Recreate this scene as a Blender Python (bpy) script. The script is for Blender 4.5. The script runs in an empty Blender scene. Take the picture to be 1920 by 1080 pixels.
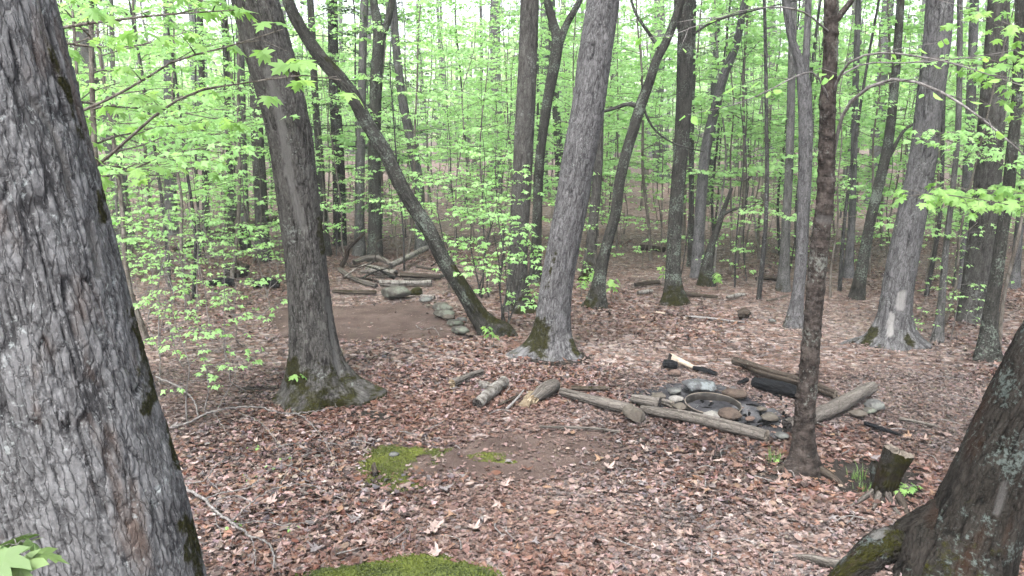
import bpy, bmesh, math, random
import numpy as np
from mathutils import Vector, Matrix, Quaternion

# ------------------------------------------------------------------ camera, sky, sun, exposure
scene = bpy.context.scene
COL = scene.collection
F = 1507.0                                   # focal length in pixels of the 1920 px wide photograph
PITCH = math.atan((540 - 250) / F)
CAM_Z = 2.2
cam_d = bpy.data.cameras.new('camera'); cam = bpy.data.objects.new('camera', cam_d); COL.objects.link(cam)
cam_d.sensor_width = 36.0; cam_d.lens = 36.0 * F / 1920.0
cam_d.clip_start = 0.05; cam_d.clip_end = 2000
cam.location = (0, 0, CAM_Z); cam.rotation_euler = (math.pi / 2 - PITCH, 0, 0)
scene.camera = cam

SUN_EL, SUN_AZ = math.radians(58), math.radians(200)
world = bpy.data.worlds.new('World'); scene.world = world; world.use_nodes = True
wn, wl = world.node_tree.nodes, world.node_tree.links
wn.clear()
wo = wn.new('ShaderNodeOutputWorld'); wb = wn.new('ShaderNodeBackground'); ws = wn.new('ShaderNodeTexSky')
wh = wn.new('ShaderNodeHueSaturation')
ws.sky_type = 'NISHITA'; ws.sun_disc = False; ws.sun_elevation = SUN_EL; ws.sun_rotation = SUN_AZ
ws.dust_density = 4.0; ws.air_density = 1.0
wh.inputs['Saturation'].default_value = 0.40   # overcast: a white sky
wb.inputs['Strength'].default_value = 0.125
wl.new(ws.outputs[0], wh.inputs['Color']); wl.new(wh.outputs[0], wb.inputs['Color']); wl.new(wb.outputs[0], wo.inputs['Surface'])
sun_d = bpy.data.lights.new('sun', 'SUN'); sun_d.energy = 1.5; sun_d.angle = math.radians(28); sun_d.color = (1.0, 0.985, 0.96)
sun = bpy.data.objects.new('sun', sun_d); COL.objects.link(sun)
sun.rotation_euler = (math.pi / 2 - SUN_EL, 0, math.pi - SUN_AZ)
sun.location = (0, 0, 30)

vs = scene.view_settings
vs.view_transform = 'Standard'; vs.look = 'None'; vs.gamma = 1.0; vs.use_curve_mapping = False
vs.exposure = 2.78
cy = scene.cycles
cy.max_bounces = 8; cy.diffuse_bounces = 5; cy.glossy_bounces = 2; cy.transmission_bounces = 5
cy.transparent_max_bounces = 4; cy.volume_bounces = 0
cy.caustics_reflective = False; cy.caustics_refractive = False
cy.use_denoising = True
cy.use_adaptive_sampling = True; cy.adaptive_threshold = 0.03
cy.sample_clamp_indirect = 6.0

HAZE = 0.0020
rng = np.random.default_rng(7)
random.seed(7)

# ------------------------------------------------------------------ numpy noise
def _h(ix, iy, iz, k):
    n = (ix.astype(np.int64) * 374761393 + iy.astype(np.int64) * 668265263 + iz.astype(np.int64) * 2147483647 + k * 974711) & 0xffffffff
    n = ((n ^ (n >> 13)) * 1274126177) & 0xffffffff
    n = ((n ^ (n >> 16)) * 2246822519) & 0xffffffff
    return ((n ^ (n >> 15)) & 0xffffff) / float(0xffffff)
def vnoise(p, k=0):
    i = np.floor(p); f = p - i; i = i.astype(np.int64); u = f * f * (3 - 2 * f)
    x, y, z = i[..., 0], i[..., 1], i[..., 2]; ux, uy, uz = u[..., 0], u[..., 1], u[..., 2]
    def l(a, b, t): return a + (b - a) * t
    c = [[[_h(x + a, y + b, z + d, k) for d in (0, 1)] for b in (0, 1)] for a in (0, 1)]
    return l(l(l(c[0][0][0], c[1][0][0], ux), l(c[0][1][0], c[1][1][0], ux), uy),
             l(l(c[0][0][1], c[1][0][1], ux), l(c[0][1][1], c[1][1][1], ux), uy), uz)
def fbm(p, oct=4, k=0):
    s, a, t = 0, 0.5, 0
    for o in range(oct):
        s = s + a * vnoise(p * (2 ** o) + 17.3 * o, k + o); t += a; a *= 0.5
    return s / t
def voro(p, k=0):
    i = np.floor(p).astype(np.int64); F1 = np.full(p.shape[:-1], 9.0); F2 = F1.copy(); cid = np.zeros(p.shape[:-1])
    for a in (-1, 0, 1):
        for b in (-1, 0, 1):
            for c in (-1, 0, 1):
                x, y, z = i[..., 0] + a, i[..., 1] + b, i[..., 2] + c
                d = np.sqrt((x + _h(x, y, z, k) - p[..., 0]) ** 2 + (y + _h(x, y, z, k + 1) - p[..., 1]) ** 2 + (z + _h(x, y, z, k + 2) - p[..., 2]) ** 2)
                nid = _h(x, y, z, k + 3); m = d < F1
                F2 = np.where(m, F1, np.minimum(F2, d)); cid = np.where(m, nid, cid); F1 = np.where(m, d, F1)
    return F1, F2, cid
def sstep(a, b, x):
    t = np.clip((x - a) / (b - a), 0, 1); return t * t * (3 - 2 * t)

def unit(v): v = np.asarray(v, float); return v / (np.linalg.norm(v) + 1e-12)
# ------------------------------------------------------------------ terrain height and pixel helpers
def ground_h(x, y):
    x = np.asarray(x, float); y = np.asarray(y, float)
    p = np.stack([x, y, np.zeros_like(x)], -1)
    h = 0.16 * (fbm(p * 0.22 + 5.1, 3, 3) - 0.5) + 0.05 * (fbm(p * 1.1, 3, 9) - 0.5)
    d = np.maximum(0, y - 17)
    h = h + 0.012 * d + 0.0003 * d * d / (1 + d * 0.012)
    h = h + 0.5 * (fbm(p * 0.06 + 3.3, 2, 4) - 0.5) * sstep(16, 40, np.hypot(x, y))
    return h
H0 = float(ground_h(np.array([0.0]), np.array([4.0]))[0])
def gh(x, y): return float(ground_h(np.array([x]), np.array([y]))[0])
SP, CP = math.sin(PITCH), math.cos(PITCH)
def ray(px, py):
    a, b = (px - 960) / F, (540 - py) / F
    return Vector((a, CP + b * SP, -SP + b * CP))
def at(px, py, Y):
    d = ray(px, py); return Vector((0, 0, CAM_Z)) + d * (Y / d.y)
def G(px, py, lift=0.0):
    d = ray(px, py); lo, hi = 0.8, 120.0
    for _ in range(3):
        Yt = np.linspace(lo, hi, 90); t = Yt / d.y
        below = (CAM_Z + d.z * t) < ground_h(d.x * t, Yt)
        k = int(np.argmax(below)) if below.any() else 89
        lo, hi = Yt[max(0, k - 1)], Yt[k]
    p = at(px, py, hi); p.z = gh(p.x, p.y) + lift
    return p
def project(V):
    V = np.asarray(V); x, y, z = V[..., 0], V[..., 1], V[..., 2] - CAM_Z
    fw = y * CP - z * SP; up = y * SP + z * CP
    fw = np.maximum(fw, 1e-3)
    return np.stack([960 + F * x / fw, 540 - F * up / fw], -1)

# ------------------------------------------------------------------ mesh building
class Buf:
    def __init__(s): s.v = []; s.q = []; s.t = []; s.n = 0; s.at = {}
    def add(s, v, q=None, t=None, **at):
        v = np.asarray(v, np.float32).reshape(-1, 3)
        if q is not None and len(q): s.q.append(np.asarray(q, np.int64) + s.n)
        if t is not None and len(t): s.t.append(np.asarray(t, np.int64) + s.n)
        for k, a in at.items(): s.at.setdefault(k, []).append(np.asarray(a, np.float32).reshape(len(v), -1))
        s.v.append(v); s.n += len(v)
    def mesh(s, name, mat=None, smooth=True):
        me = bpy.data.meshes.new(name)
        v = np.concatenate(s.v)
        q = np.concatenate(s.q) if s.q else np.zeros((0, 4), np.int64)
        t = np.concatenate(s.t) if s.t else np.zeros((0, 3), np.int64)
        me.vertices.add(len(v)); me.vertices.foreach_set('co', v.ravel())
        nl = q.size + t.size; me.loops.add(nl)
        me.loops.foreach_set('vertex_index', np.concatenate([q.ravel(), t.ravel()]).astype(np.int32))
        npoly = len(q) + len(t); me.polygons.add(npoly)
        st = np.concatenate([np.arange(len(q)) * 4, q.size + np.arange(len(t)) * 3]).astype(np.int32)
        me.polygons.foreach_set('loop_start', st)
        me.polygons.foreach_set('use_smooth', np.full(npoly, smooth))
        for k, a in s.at.items():
            a = np.concatenate(a)
            if a.shape[1] == 1: at = me.attributes.new(k, 'FLOAT', 'POINT'); at.data.foreach_set('value', a.ravel())
            elif a.shape[1] == 3: at = me.attributes.new(k, 'FLOAT_VECTOR', 'POINT'); at.data.foreach_set('vector', a.ravel())
            else: at = me.attributes.new(k, 'FLOAT_COLOR', 'POINT'); at.data.foreach_set('color', a.ravel())
        me.update(calc_edges=True)
        if mat: me.materials.append(mat)
        return me

def link(name, me, parent=None, loc=None, kind=None):
    o = bpy.data.objects.new(name, me); COL.objects.link(o)
    if parent is not None: o.parent = parent
    if loc is not None: o.location = loc
    if kind: o['kind'] = kind
    return o
def tag(o, label, cat, group=None):
    o['label'] = label; o['category'] = cat
    if group: o['group'] = group
    return o
def thing(name, label, cat, loc=(0, 0, 0), group=None, rz=0.0):
    o = bpy.data.objects.new(name, None); COL.objects.link(o); o.location = loc; o.rotation_euler = (0, 0, rz)
    o.empty_display_size = 0.2
    return tag(o, label, cat, group)
def copy_tree(o, parent=None):
    c = o.copy(); COL.objects.link(c); c.parent = parent
    for ch in list(o.children): copy_tree(ch, c)
    return c

def catmull(P, n):
    P = np.asarray(P, float)
    d = np.r_[0, np.cumsum(np.linalg.norm(np.diff(P, axis=0), axis=1))]
    if len(P) == 2:
        t = np.linspace(0, d[-1], n) if np.isscalar(n) else np.asarray(n); return np.stack([np.interp(t, d, P[:, i]) for i in range(3)], 1), t
    m = np.zeros_like(P)
    m[1:-1] = (P[2:] - P[:-2]) / (d[2:] - d[:-2])[:, None]
    m[0] = (P[1] - P[0]) / (d[1] - d[0]); m[-1] = (P[-1] - P[-2]) / (d[-1] - d[-2])
    t = np.linspace(0, d[-1], n) if np.isscalar(n) else np.asarray(n)
    i = np.clip(np.searchsorted(d, t, 'right') - 1, 0, len(P) - 2)
    h = (d[i + 1] - d[i]); u = ((t - d[i]) / h)[:, None]; h = h[:, None]
    r = (2*u**3 - 3*u**2 + 1) * P[i] + (u**3 - 2*u**2 + u) * h * m[i] + (-2*u**3 + 3*u**2) * P[i+1] + (u**3 - u**2) * h * m[i+1]
    return r, t
def frames(C, ref=(1, 0, 0)):
    T = np.gradient(C, axis=0); T /= np.linalg.norm(T, axis=1)[:, None] + 1e-12
    U = np.zeros_like(T)
    u = np.array(ref, float)
    if abs(np.dot(u, T[0])) > 0.9: u = np.array((0, 1, 0), float) if abs(T[0][1]) < 0.9 else np.array((0, 0, 1.0))
    for i in range(len(T)):
        u = u - T[i] * np.dot(u, T[i]); u /= np.linalg.norm(u) + 1e-12; U[i] = u
    return T, U, np.cross(T, U)
def ring_quads(nr, n):
    i = np.arange(nr - 1)[:, None] * n; j = np.arange(n)[None]
    k = (j + 1) % n
    return np.stack([i + j, i + k, i + n + k, i + n + j], -1).reshape(-1, 4)
def tube(buf, P, R, n=5, tip=True, **const):
    P = np.asarray(P, float); R = np.asarray(R, float)
    T, U, V = frames(P)
    th = np.arange(n) * 2 * math.pi / n
    v = P[:, None] + R[:, None, None] * (np.cos(th)[None, :, None] * U[:, None] + np.sin(th)[None, :, None] * V[:, None])
    nv = len(P) * n
    buf.add(v.reshape(-1, 3), ring_quads(len(P), n), straight=v.reshape(-1, 3), **{k: np.full(nv, a) for k, a in const.items()})

def bark_disp(c, kind, d, w, el, k):
    """c: straightened coordinates; returns displacement, ridge mask, cell random"""
    if kind == 'plate':
        wob = np.stack([vnoise(c * 9, k + 50), vnoise(c * 9, k + 60), vnoise(c * 6, k + 70)], -1) - 0.5
        q = c / np.array([w, w, w * el]) + wob * np.array([0.9, 0.9, 0.5])
        F1, F2, cid = voro(q, k)
        crack = 1 - sstep(0.03, 0.15, F2 - F1)
        fn = vnoise(c / np.array([w * 1.15, w * 1.15, w * 7]) + wob * 0.35, k + 20)
        fis = 1 - sstep(0.018, 0.065, np.abs(fn - 0.5))
        fn2 = vnoise(c / np.array([w * .7, w * .7, w * 4]) + wob * 0.3, k + 33)
        fis2 = 1 - sstep(0.01, 0.055, np.abs(fn2 - 0.5))
        pres = sstep(.30, .55, vnoise(c * np.array([11, 11, 7]), k + 44)); pres2 = sstep(.36, .58, vnoise(c * np.array([16, 16, 9]), k + 45))
        groove = np.maximum(np.maximum(fis * (.35 + .65 * pres), 0.5 * crack * (.3 + .7 * pres2)), 0.5 * fis2 * pres2)
        fine = fbm(c * np.array([70, 70, 45]), 3, k + 5) - 0.5
        disp = d * (-1.2 * groove + 0.34 * cid + 0.75 * fine + 0.4 * (fbm(c * np.array([14, 14, 6]), 3, k + 8) - 0.5))
        return disp, 1 - groove, cid
    if kind == 'grain':
        fn = vnoise(c / np.array([w, w, w * 30]), k + 20)
        fis = 1 - sstep(0.0, 0.10, np.abs(fn - 0.5))
        fine = fbm(c * np.array([60, 60, 8]), 3, k + 5) - 0.5
        disp = d * (-fis + 0.6 * fine + 0.7 * (fbm(c * 7, 3, k + 8) - 0.5))
        return disp, 1 - fis, vnoise(c * np.array([20, 20, 2]), k)
    fine = fbm(c * np.array([25, 25, 60]), 3, k + 5) - 0.5          # smooth bark with curls and lenticels
    curl = sstep(0.62, 0.72, vnoise(c * np.array([14, 14, 40]), k + 7))
    return d * (fine + 0.9 * curl), curl, vnoise(c * np.array([9, 9, 30]), k)

def trunk_buf(path, rads, nth, ds, bark=('plate', .008, .03, 3.0), seed=0, lobes=(), swell=(0.0, .2), lump=.06,
              s_fine=99, moss=None, marks=(), lobe_h=.16, hz0=0.0, scale_r=None, jag=(0, 0)):
    P = np.array([tuple(p) for p in path], float)
    d = np.r_[0, np.cumsum(np.linalg.norm(np.diff(P, axis=0), axis=1))]; L = d[-1]
    s = list(np.arange(0, min(s_fine, L), ds))
    while s[-1] < L - ds: s.append(min(L, s[-1] + ds * (4 if s[-1] > s_fine else 1)))
    s = np.array(s); s[-1] = L
    C, _ = catmull(P, s)
    R = np.interp(s, d, np.asarray(rads, float))
    k = max(1, int(.12 / ds))
    if len(R) > 3 * k:
        Rp = np.r_[np.full(k, R[0]), R, np.full(k, R[-1])]; R = np.convolve(Rp, np.ones(2 * k + 1) / (2 * k + 1), 'valid')
    T, U, V = frames(C)
    th = np.arange(nth) * 2 * math.pi / nth
    R0 = float(np.mean(rads[:max(2, len(rads) // 2)]))
    cs = np.empty((len(s), nth, 3)); cs[..., 0] = R0 * np.cos(th); cs[..., 1] = R0 * np.sin(th); cs[..., 2] = s[:, None]
    cs += seed * 3.77
    disp, ridge, cell = bark_disp(cs, bark[0], bark[1], bark[2], bark[3] if len(bark) > 3 else 3, seed)
    r = R[:, None] * (1 + lump * 2 * (fbm(cs * np.array([3, 3, 1.2]), 2, seed + 91) - .5))
    hz = np.maximum(0, s - hz0)[:, None]
    if swell[0]: r = r + swell[0] * np.exp(-hz / swell[1])
    for (ang, amp, pw) in lobes:
        a = math.radians(ang) + 0.5 * (vnoise(np.stack([s * 4, s * 0 + ang, s * 0], -1), 5) - .5)[:, None]
        r = r + amp * np.exp(-(hz / lobe_h)) * np.maximum(0, np.cos(th[None] - a)) ** pw
    v = C[:, None] + (r + disp)[..., None] * (np.cos(th)[None, :, None] * U[:, None] + np.sin(th)[None, :, None] * V[:, None])
    if jag[0] or jag[1]:
        js = vnoise(np.stack([np.cos(th) * 3, np.sin(th) * 3, th * 0 + seed], -1), 3) + .6 * vnoise(np.stack([np.cos(th) * 9, np.sin(th) * 9, th * 0 + seed], -1), 4)
        v[-1] += T[-1] * jag[1] * js[:, None]; v[0] -= T[0] * jag[0] * js[:, None]
    mossa = np.zeros(r.shape); scar = np.zeros(r.shape)
    if moss:
        mh, ms, mdir, mw = moss
        low = np.exp(-(hz / mh) ** 2) * ms
        side = (0.5 + 0.5 * np.cos(th[None] - math.radians(mdir))) * mw
        mossa = np.clip(low * (0.45 + 0.55 * (0.5 + 0.5 * np.cos(th[None] - math.radians(mdir)))) + side * 0.45, 0, 1)
    if marks:
        pr = project(v); nrm = np.cos(th)[None, :, None] * U[:, None] + np.sin(th)[None, :, None] * V[:, None]
        face = ((v - np.array([0, 0, CAM_Z])) * nrm).sum(-1) < 0.02
        for m in marks:
            typ, poly, wd, val = m
            dd = np.full(r.shape, 1e9)
            for (x0, y0), (x1, y1) in zip(poly[:-1], poly[1:]):
                e = np.array([x1 - x0, y1 - y0], float); t = np.clip(((pr - [x0, y0]) @ e) / (e @ e + 1e-9), 0, 1)
                dd = np.minimum(dd, np.linalg.norm(pr - ([x0, y0] + t[..., None] * e), axis=-1))
            edge = wd * (0.15 + 1.6 * fbm(cs * np.array([26, 26, 12]), 3, 77))
            mk = np.where(face, 1 - sstep(0.3 if typ == 'moss' else .6, 1.7 if typ == 'moss' else 1.15, dd / edge), 0) * val
            if typ == 'moss': mossa = np.maximum(mossa, mk)
            else:
                scar = np.maximum(scar, mk)
                inw = -bark[1] * 1.2 * mk
                v = v + ((1 - 0.9) * 0 + inw - disp * mk * 0.85)[..., None] * nrm
    b = Buf(); nv = r.size
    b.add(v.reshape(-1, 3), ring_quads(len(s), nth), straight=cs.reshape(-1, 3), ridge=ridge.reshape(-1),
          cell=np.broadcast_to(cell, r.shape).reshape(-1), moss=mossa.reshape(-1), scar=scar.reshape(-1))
    info = dict(C=C, s=s, R=R, T=T, v=v)
    return b, info

# ------------------------------------------------------------------ materials
class NT:
    def __init__(s, name, disp=False):
        s.m = bpy.data.materials.new(name); s.m.use_nodes = True; s.n = s.m.node_tree.nodes; s.l = s.m.node_tree.links
        s.n.clear(); s.out = s.n.new('ShaderNodeOutputMaterial')
    def node(s, t, **kw):
        x = s.n.new('ShaderNode' + t)
        for k, v in kw.items(): setattr(x, k, v)
        return x
    def put(s, sock, v):
        if v is None: return
        if hasattr(v, 'is_linked') or isinstance(v, bpy.types.NodeSocket): s.l.new(v, sock)
        elif isinstance(v, (tuple, list)) and len(v) == 3 and sock.type == 'RGBA': sock.default_value = (*v, 1)
        else: sock.default_value = v
    def attr(s, name, out='Fac'): x = s.node('Attribute', attribute_name=name); return x.outputs[out]
    def noise(s, vec, scale, detail=4, rough=.55, out='Fac'):
        x = s.node('TexNoise'); s.put(x.inputs['Vector'], vec); x.inputs['Scale'].default_value = scale
        x.inputs['Detail'].default_value = detail; x.inputs['Roughness'].default_value = rough; return x.outputs[out]
    def voro(s, vec, scale, feature='F1', out='Distance', rand=1.0):
        x = s.node('TexVoronoi', feature=feature); s.put(x.inputs['Vector'], vec); x.inputs['Scale'].default_value = scale
        x.inputs['Randomness'].default_value = rand; return x.outputs[out]
    def scale(s, vec, sc):
        x = s.node('Mapping'); s.put(x.inputs['Vector'], vec); x.inputs['Scale'].default_value = sc; return x.outputs[0]
    def ramp(s, fac, stops, interp='LINEAR'):
        x = s.node('ValToRGB'); s.put(x.inputs[0], fac); cr = x.color_ramp; cr.interpolation = interp
        while len(cr.elements) < len(stops): cr.elements.new(0.5)
        for e, (p, c) in zip(cr.elements, stops):
            e.position = p; e.color = (*c, 1) if not np.isscalar(c) else (c, c, c, 1)
        return x.outputs[0]
    def mix(s, f, a, b, mode='MIX'):
        x = s.node('Mix', data_type='RGBA', blend_type=mode); s.put(x.inputs[0], f); s.put(x.inputs[6], a); s.put(x.inputs[7], b); return x.outputs[2]
    def math(s, op, a, b=None, clamp=False):
        x = s.node('Math', operation=op, use_clamp=clamp); s.put(x.inputs[0], a)
        if b is not None: s.put(x.inputs[1], b)
        return x.outputs[0]
    def bump(s, h, strength=.5, dist=.01, nrm=None):
        x = s.node('Bump'); s.put(x.inputs['Height'], h); x.inputs['Strength'].default_value = strength; x.inputs['Distance'].default_value = dist
        if nrm is not None: s.put(x.inputs['Normal'], nrm)
        return x.outputs[0]
    def principled(s, col, rough=.8, nrm=None, spec=.3, metal=0):
        x = s.node('BsdfPrincipled'); s.put(x.inputs['Base Color'], col); s.put(x.inputs['Roughness'], rough)
        x.inputs['Specular IOR Level'].default_value = spec; s.put(x.inputs['Metallic'], metal)
        if nrm is not None: s.put(x.inputs['Normal'], nrm)
        return x.outputs[0]
    def done(s, sh): s.l.new(sh, s.out.inputs['Surface']); return s.m

MOSS_A, MOSS_B = (0.0045, 0.0045, 0.0018), (0.022, 0.0215, 0.003)
def bark_mat(name, deep, mid, light, lichen=(.36, .38, .34), lich=.52, streak=None, fine=1.0, scarcol=(.062, .060, .058), rough=.9, birch=False, zs=.4, cells=.4, groove_dark=.6):
    if birch or name in ('bark_twig', 'branch_grey'): groove_dark = 0.0
    t = NT(name); v = t.attr('straight', 'Vector')
    vz = t.scale(v, (1, 1, zs))
    n1 = t.noise(vz, 22, 6, .62); n2 = t.noise(v, 5, 4); n3 = t.noise(v, 90, 4, .7)
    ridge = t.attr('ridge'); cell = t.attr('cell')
    base = t.ramp(n1, [(.34, deep), (.5, mid), (.68, light)])
    base = t.mix(t.math('MULTIPLY', cell, .35), base, light)
    weath = t.math('MULTIPLY', ridge, t.ramp(n3, [(.35, 0.15), (.65, 1.0)]))
    base = t.mix(t.math('MULTIPLY', weath, .60), base, light)
    edge = t.voro(t.scale(t.mix(.022, v, t.noise(v, 26, 4, .6, 'Color')), (1, 1, .22)), 46, 'DISTANCE_TO_EDGE')
    ef = t.ramp(edge, [(.0, 1.0), (.10, 0.0)])
    if not birch: base = t.mix(t.math('MULTIPLY', ef, cells), base, deep)
    base = t.mix(t.math('MULTIPLY', t.math('SUBTRACT', 1.0, ridge, True), groove_dark), base, deep)  # grooves darkened toward deep: fissure bark colour plus painted crevice shade
    fl = t.ramp(t.noise(t.scale(v, (1, 1, .35)), 105, 3, .7), [(.56, 0.0), (.66, .75)])
    if not birch: base = t.mix(t.math('MULTIPLY', fl, .8), base, tuple(x * 1.3 for x in light))
    if streak:
        base = t.mix(t.ramp(t.noise(t.scale(v, (1, 1, .3)), 6, 4), [(.56, 0.0), (.68, .75)]), base, streak)
    if birch:
        hz = t.noise(t.scale(v, (1, 1, 2.2)), 13, 6, .72)
        base = t.mix(t.ramp(hz, [(.47, 0.0), (.62, .85)]), base, birch[0])
        len_ = t.noise(t.scale(v, (1, 1, 7)), 34, 3, .6)
        base = t.mix(t.ramp(len_, [(.64, 0.0), (.72, .8)]), base, birch[1])
    l1 = t.ramp(t.math('ADD', t.math('MULTIPLY', n2, .4), t.math('MULTIPLY', t.noise(v, 48, 5, .7), .6)), [(lich, 0.0), (lich + .07, 1.0)])
    base = t.mix(t.math('MULTIPLY', l1, .85), base, lichen)
    sc = t.attr('scar')
    scc = t.mix(t.noise(t.scale(v, (1, 1, .08)), 60, 5, .7), tuple(c * .6 for c in scarcol), tuple(min(.8, c * 1.5) for c in scarcol))
    base = t.mix(sc, base, scc)
    ms = t.attr('moss'); mn = t.noise(v, 16, 5, .68)
    mf = t.ramp(t.math('ADD', t.math('MULTIPLY', ms, .66), t.math('MULTIPLY', t.math('SUBTRACT', mn, .5), 1.7)), [(.34, 0.0), (.56, .92)])
    mcol = t.mix(t.ramp(t.noise(v, 60, 4, .7), [(.35, 0.0), (.7, 1.0)]), MOSS_A, MOSS_B)
    base = t.mix(mf, base, mcol)
    h = t.math('ADD', t.math('MULTIPLY', n1, .7), t.math('MULTIPLY', n3, .5 * fine))
    h = t.math('SUBTRACT', h, t.math('MULTIPLY', ef, .35))
    h = t.math('ADD', h, t.math('MULTIPLY', t.math('MULTIPLY', mf, t.noise(v, 160, 3)), .8))
    return t.done(t.principled(base, rough, t.bump(h, .8, .012), .03))

M = {}
M['bark_oak'] = bark_mat('bark_oak', (.0097, .0097, .0107), (.0486, .0476, .0486), (.1186, .1196, .1234), streak=(.0583, .0408, .0330), lich=.57, lichen=(.1798, .1944, .1944), cells=.5, groove_dark=.75)
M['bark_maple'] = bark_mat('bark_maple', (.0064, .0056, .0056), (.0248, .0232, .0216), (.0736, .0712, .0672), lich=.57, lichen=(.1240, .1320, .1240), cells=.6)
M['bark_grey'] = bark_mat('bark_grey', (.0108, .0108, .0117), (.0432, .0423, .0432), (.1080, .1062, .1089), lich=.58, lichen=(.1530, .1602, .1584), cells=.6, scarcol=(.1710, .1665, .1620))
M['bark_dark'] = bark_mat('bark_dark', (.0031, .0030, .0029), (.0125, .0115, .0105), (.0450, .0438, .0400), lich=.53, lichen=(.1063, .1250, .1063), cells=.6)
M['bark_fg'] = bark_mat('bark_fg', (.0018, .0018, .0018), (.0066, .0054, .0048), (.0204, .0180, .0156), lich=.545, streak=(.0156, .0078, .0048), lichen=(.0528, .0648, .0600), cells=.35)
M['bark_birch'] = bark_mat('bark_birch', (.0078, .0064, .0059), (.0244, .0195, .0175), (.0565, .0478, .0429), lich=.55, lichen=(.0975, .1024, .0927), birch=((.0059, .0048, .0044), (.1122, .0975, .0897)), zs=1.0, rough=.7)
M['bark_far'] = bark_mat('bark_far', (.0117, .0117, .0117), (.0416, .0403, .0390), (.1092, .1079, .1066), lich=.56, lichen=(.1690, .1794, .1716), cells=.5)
M['bark_twig'] = bark_mat('bark_twig', (.04, .034, .028), (.085, .075, .066), (.15, .14, .125), lich=.62)
M['branch_grey'] = bark_mat('branch_grey', (.06, .055, .053), (.115, .108, .104), (.19, .178, .174), lich=.62)
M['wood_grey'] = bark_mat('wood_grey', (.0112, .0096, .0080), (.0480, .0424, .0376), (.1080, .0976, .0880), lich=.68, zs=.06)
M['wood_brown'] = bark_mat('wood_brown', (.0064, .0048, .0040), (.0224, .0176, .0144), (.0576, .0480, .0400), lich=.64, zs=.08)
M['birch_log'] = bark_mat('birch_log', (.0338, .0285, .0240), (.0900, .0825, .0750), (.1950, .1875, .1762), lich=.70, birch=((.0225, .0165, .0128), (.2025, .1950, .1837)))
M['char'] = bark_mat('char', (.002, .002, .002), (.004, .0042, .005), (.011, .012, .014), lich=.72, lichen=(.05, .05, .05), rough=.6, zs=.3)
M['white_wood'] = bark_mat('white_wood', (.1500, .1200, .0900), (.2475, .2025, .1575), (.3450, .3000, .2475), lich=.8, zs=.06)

def rough_mat(name, stops, scale, bscale=40, bstr=.6, bd=.01, rough=.9, spec=.2, extra=None):
    t = NT(name); v = t.node('TexCoord').outputs['Object']
    n = t.noise(v, scale, 6, .62); c = t.ramp(n, stops)
    if extra:
        c = t.mix(t.ramp(t.noise(v, extra[1], 5, .65), [(extra[2], 0.0), (extra[2] + .08, 1.0)]), c, extra[0])
    return t.done(t.principled(c, rough, t.bump(t.noise(v, bscale, 5, .65), bstr, bd), spec))
M['rot'] = rough_mat('rotten_wood', [(.3, (.085, .055, .032)), (.5, (.22, .17, .11)), (.7, (.38, .33, .25))], 30, 60, 1.0, .02)
M['cut_pale'] = rough_mat('cut_pale', [(.3, (.26, .20, .13)), (.7, (.44, .38, .28))], 25, 60, .8, .01)
M['cut_grey'] = rough_mat('cut_grey', [(.3, (.05, .042, .035)), (.7, (.14, .12, .10))], 25, 60, .8, .01)
M['cut_char'] = rough_mat('cut_char', [(.3, (.008, .007, .007)), (.7, (.035, .03, .028))], 25, 60, .8, .01)
M['soil'] = None
def soil_mat(name, a, b, c, fleck=(.30, .25, .22)):
    t = NT(name); v = t.node('TexCoord').outputs['Object']
    n = t.noise(v, 3, 8, .65); col = t.ramp(n, [(.3, a), (.52, b), (.72, c)])
    col = t.mix(t.math('MULTIPLY', t.noise(v, 70, 4, .7), .5), col, a)
    fl = t.math('MULTIPLY', t.math('LESS_THAN', t.voro(v, 60), .14), t.ramp(t.noise(v, 9, 3), [(.50, 0.0), (.58, 1.0)]))
    col = t.mix(fl, col, fleck)
    return t.done(t.principled(col, .92, t.bump(t.math('ADD', t.noise(v, 25, 6, .7), t.math('MULTIPLY', fl, .3)), .8, .02), .04))
M['soil'] = soil_mat('bare_soil', (.034, .024, .021), (.066, .048, .042), (.104, .080, .071))
M['mud'] = soil_mat('dark_soil', (.010, .009, .008), (.022, .019, .017), (.042, .037, .033))
M['ash'] = soil_mat('ash', (.010, .010, .012), (.034, .034, .037), (.115, .115, .12), fleck=(.26, .26, .26))
def rock_mat(name, a, b, lich=None, moss=0):
    t = NT(name); v = t.node('TexCoord').outputs['Object']
    n = t.noise(v, 9, 7, .65); c = t.ramp(n, [(.36, a), (.64, b)])
    c = t.mix(t.ramp(t.noise(v, 5, 5, .7), [(.52, 0.0), (.66, .75)]), c, (.035, .028, .024))
    c = t.mix(t.ramp(t.noise(v, 90, 3), [(.6, 0.0), (.7, .5)]), c, tuple(x * .5 for x in a))
    if lich: c = t.mix(t.ramp(t.noise(v, 7, 6, .7), [(.50, 0.0), (.58, .8)]), c, lich)
    if moss:
        m = t.ramp(t.math('ADD', t.noise(v, 6, 5, .7), moss - .5), [(.5, 0.0), (.6, 1.0)])
        c = t.mix(m, c, t.mix(t.noise(v, 70, 4), MOSS_A, MOSS_B))
    return t.done(t.principled(c, .88, t.bump(t.noise(v, 45, 6, .65), .8, .014), .08))
M['rock_tan'] = rock_mat('rock_tan', (.0400, .0352, .0296), (.0880, .0784, .0664))
M['rock_grey'] = rock_mat('rock_grey', (.0368, .0368, .0360), (.0840, .0832, .0816), (.1000, .1040, .0960))
M['rock_pale'] = rock_mat('rock_pale', (.0935, .0884, .0808), (.1785, .1700, .1590))
M['rock_brown'] = rock_mat('rock_brown', (.032, .024, .020), (.078, .059, .047))
M['rock_red'] = rock_mat('rock_red', (.06, .041, .034), (.105, .076, .064))
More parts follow.
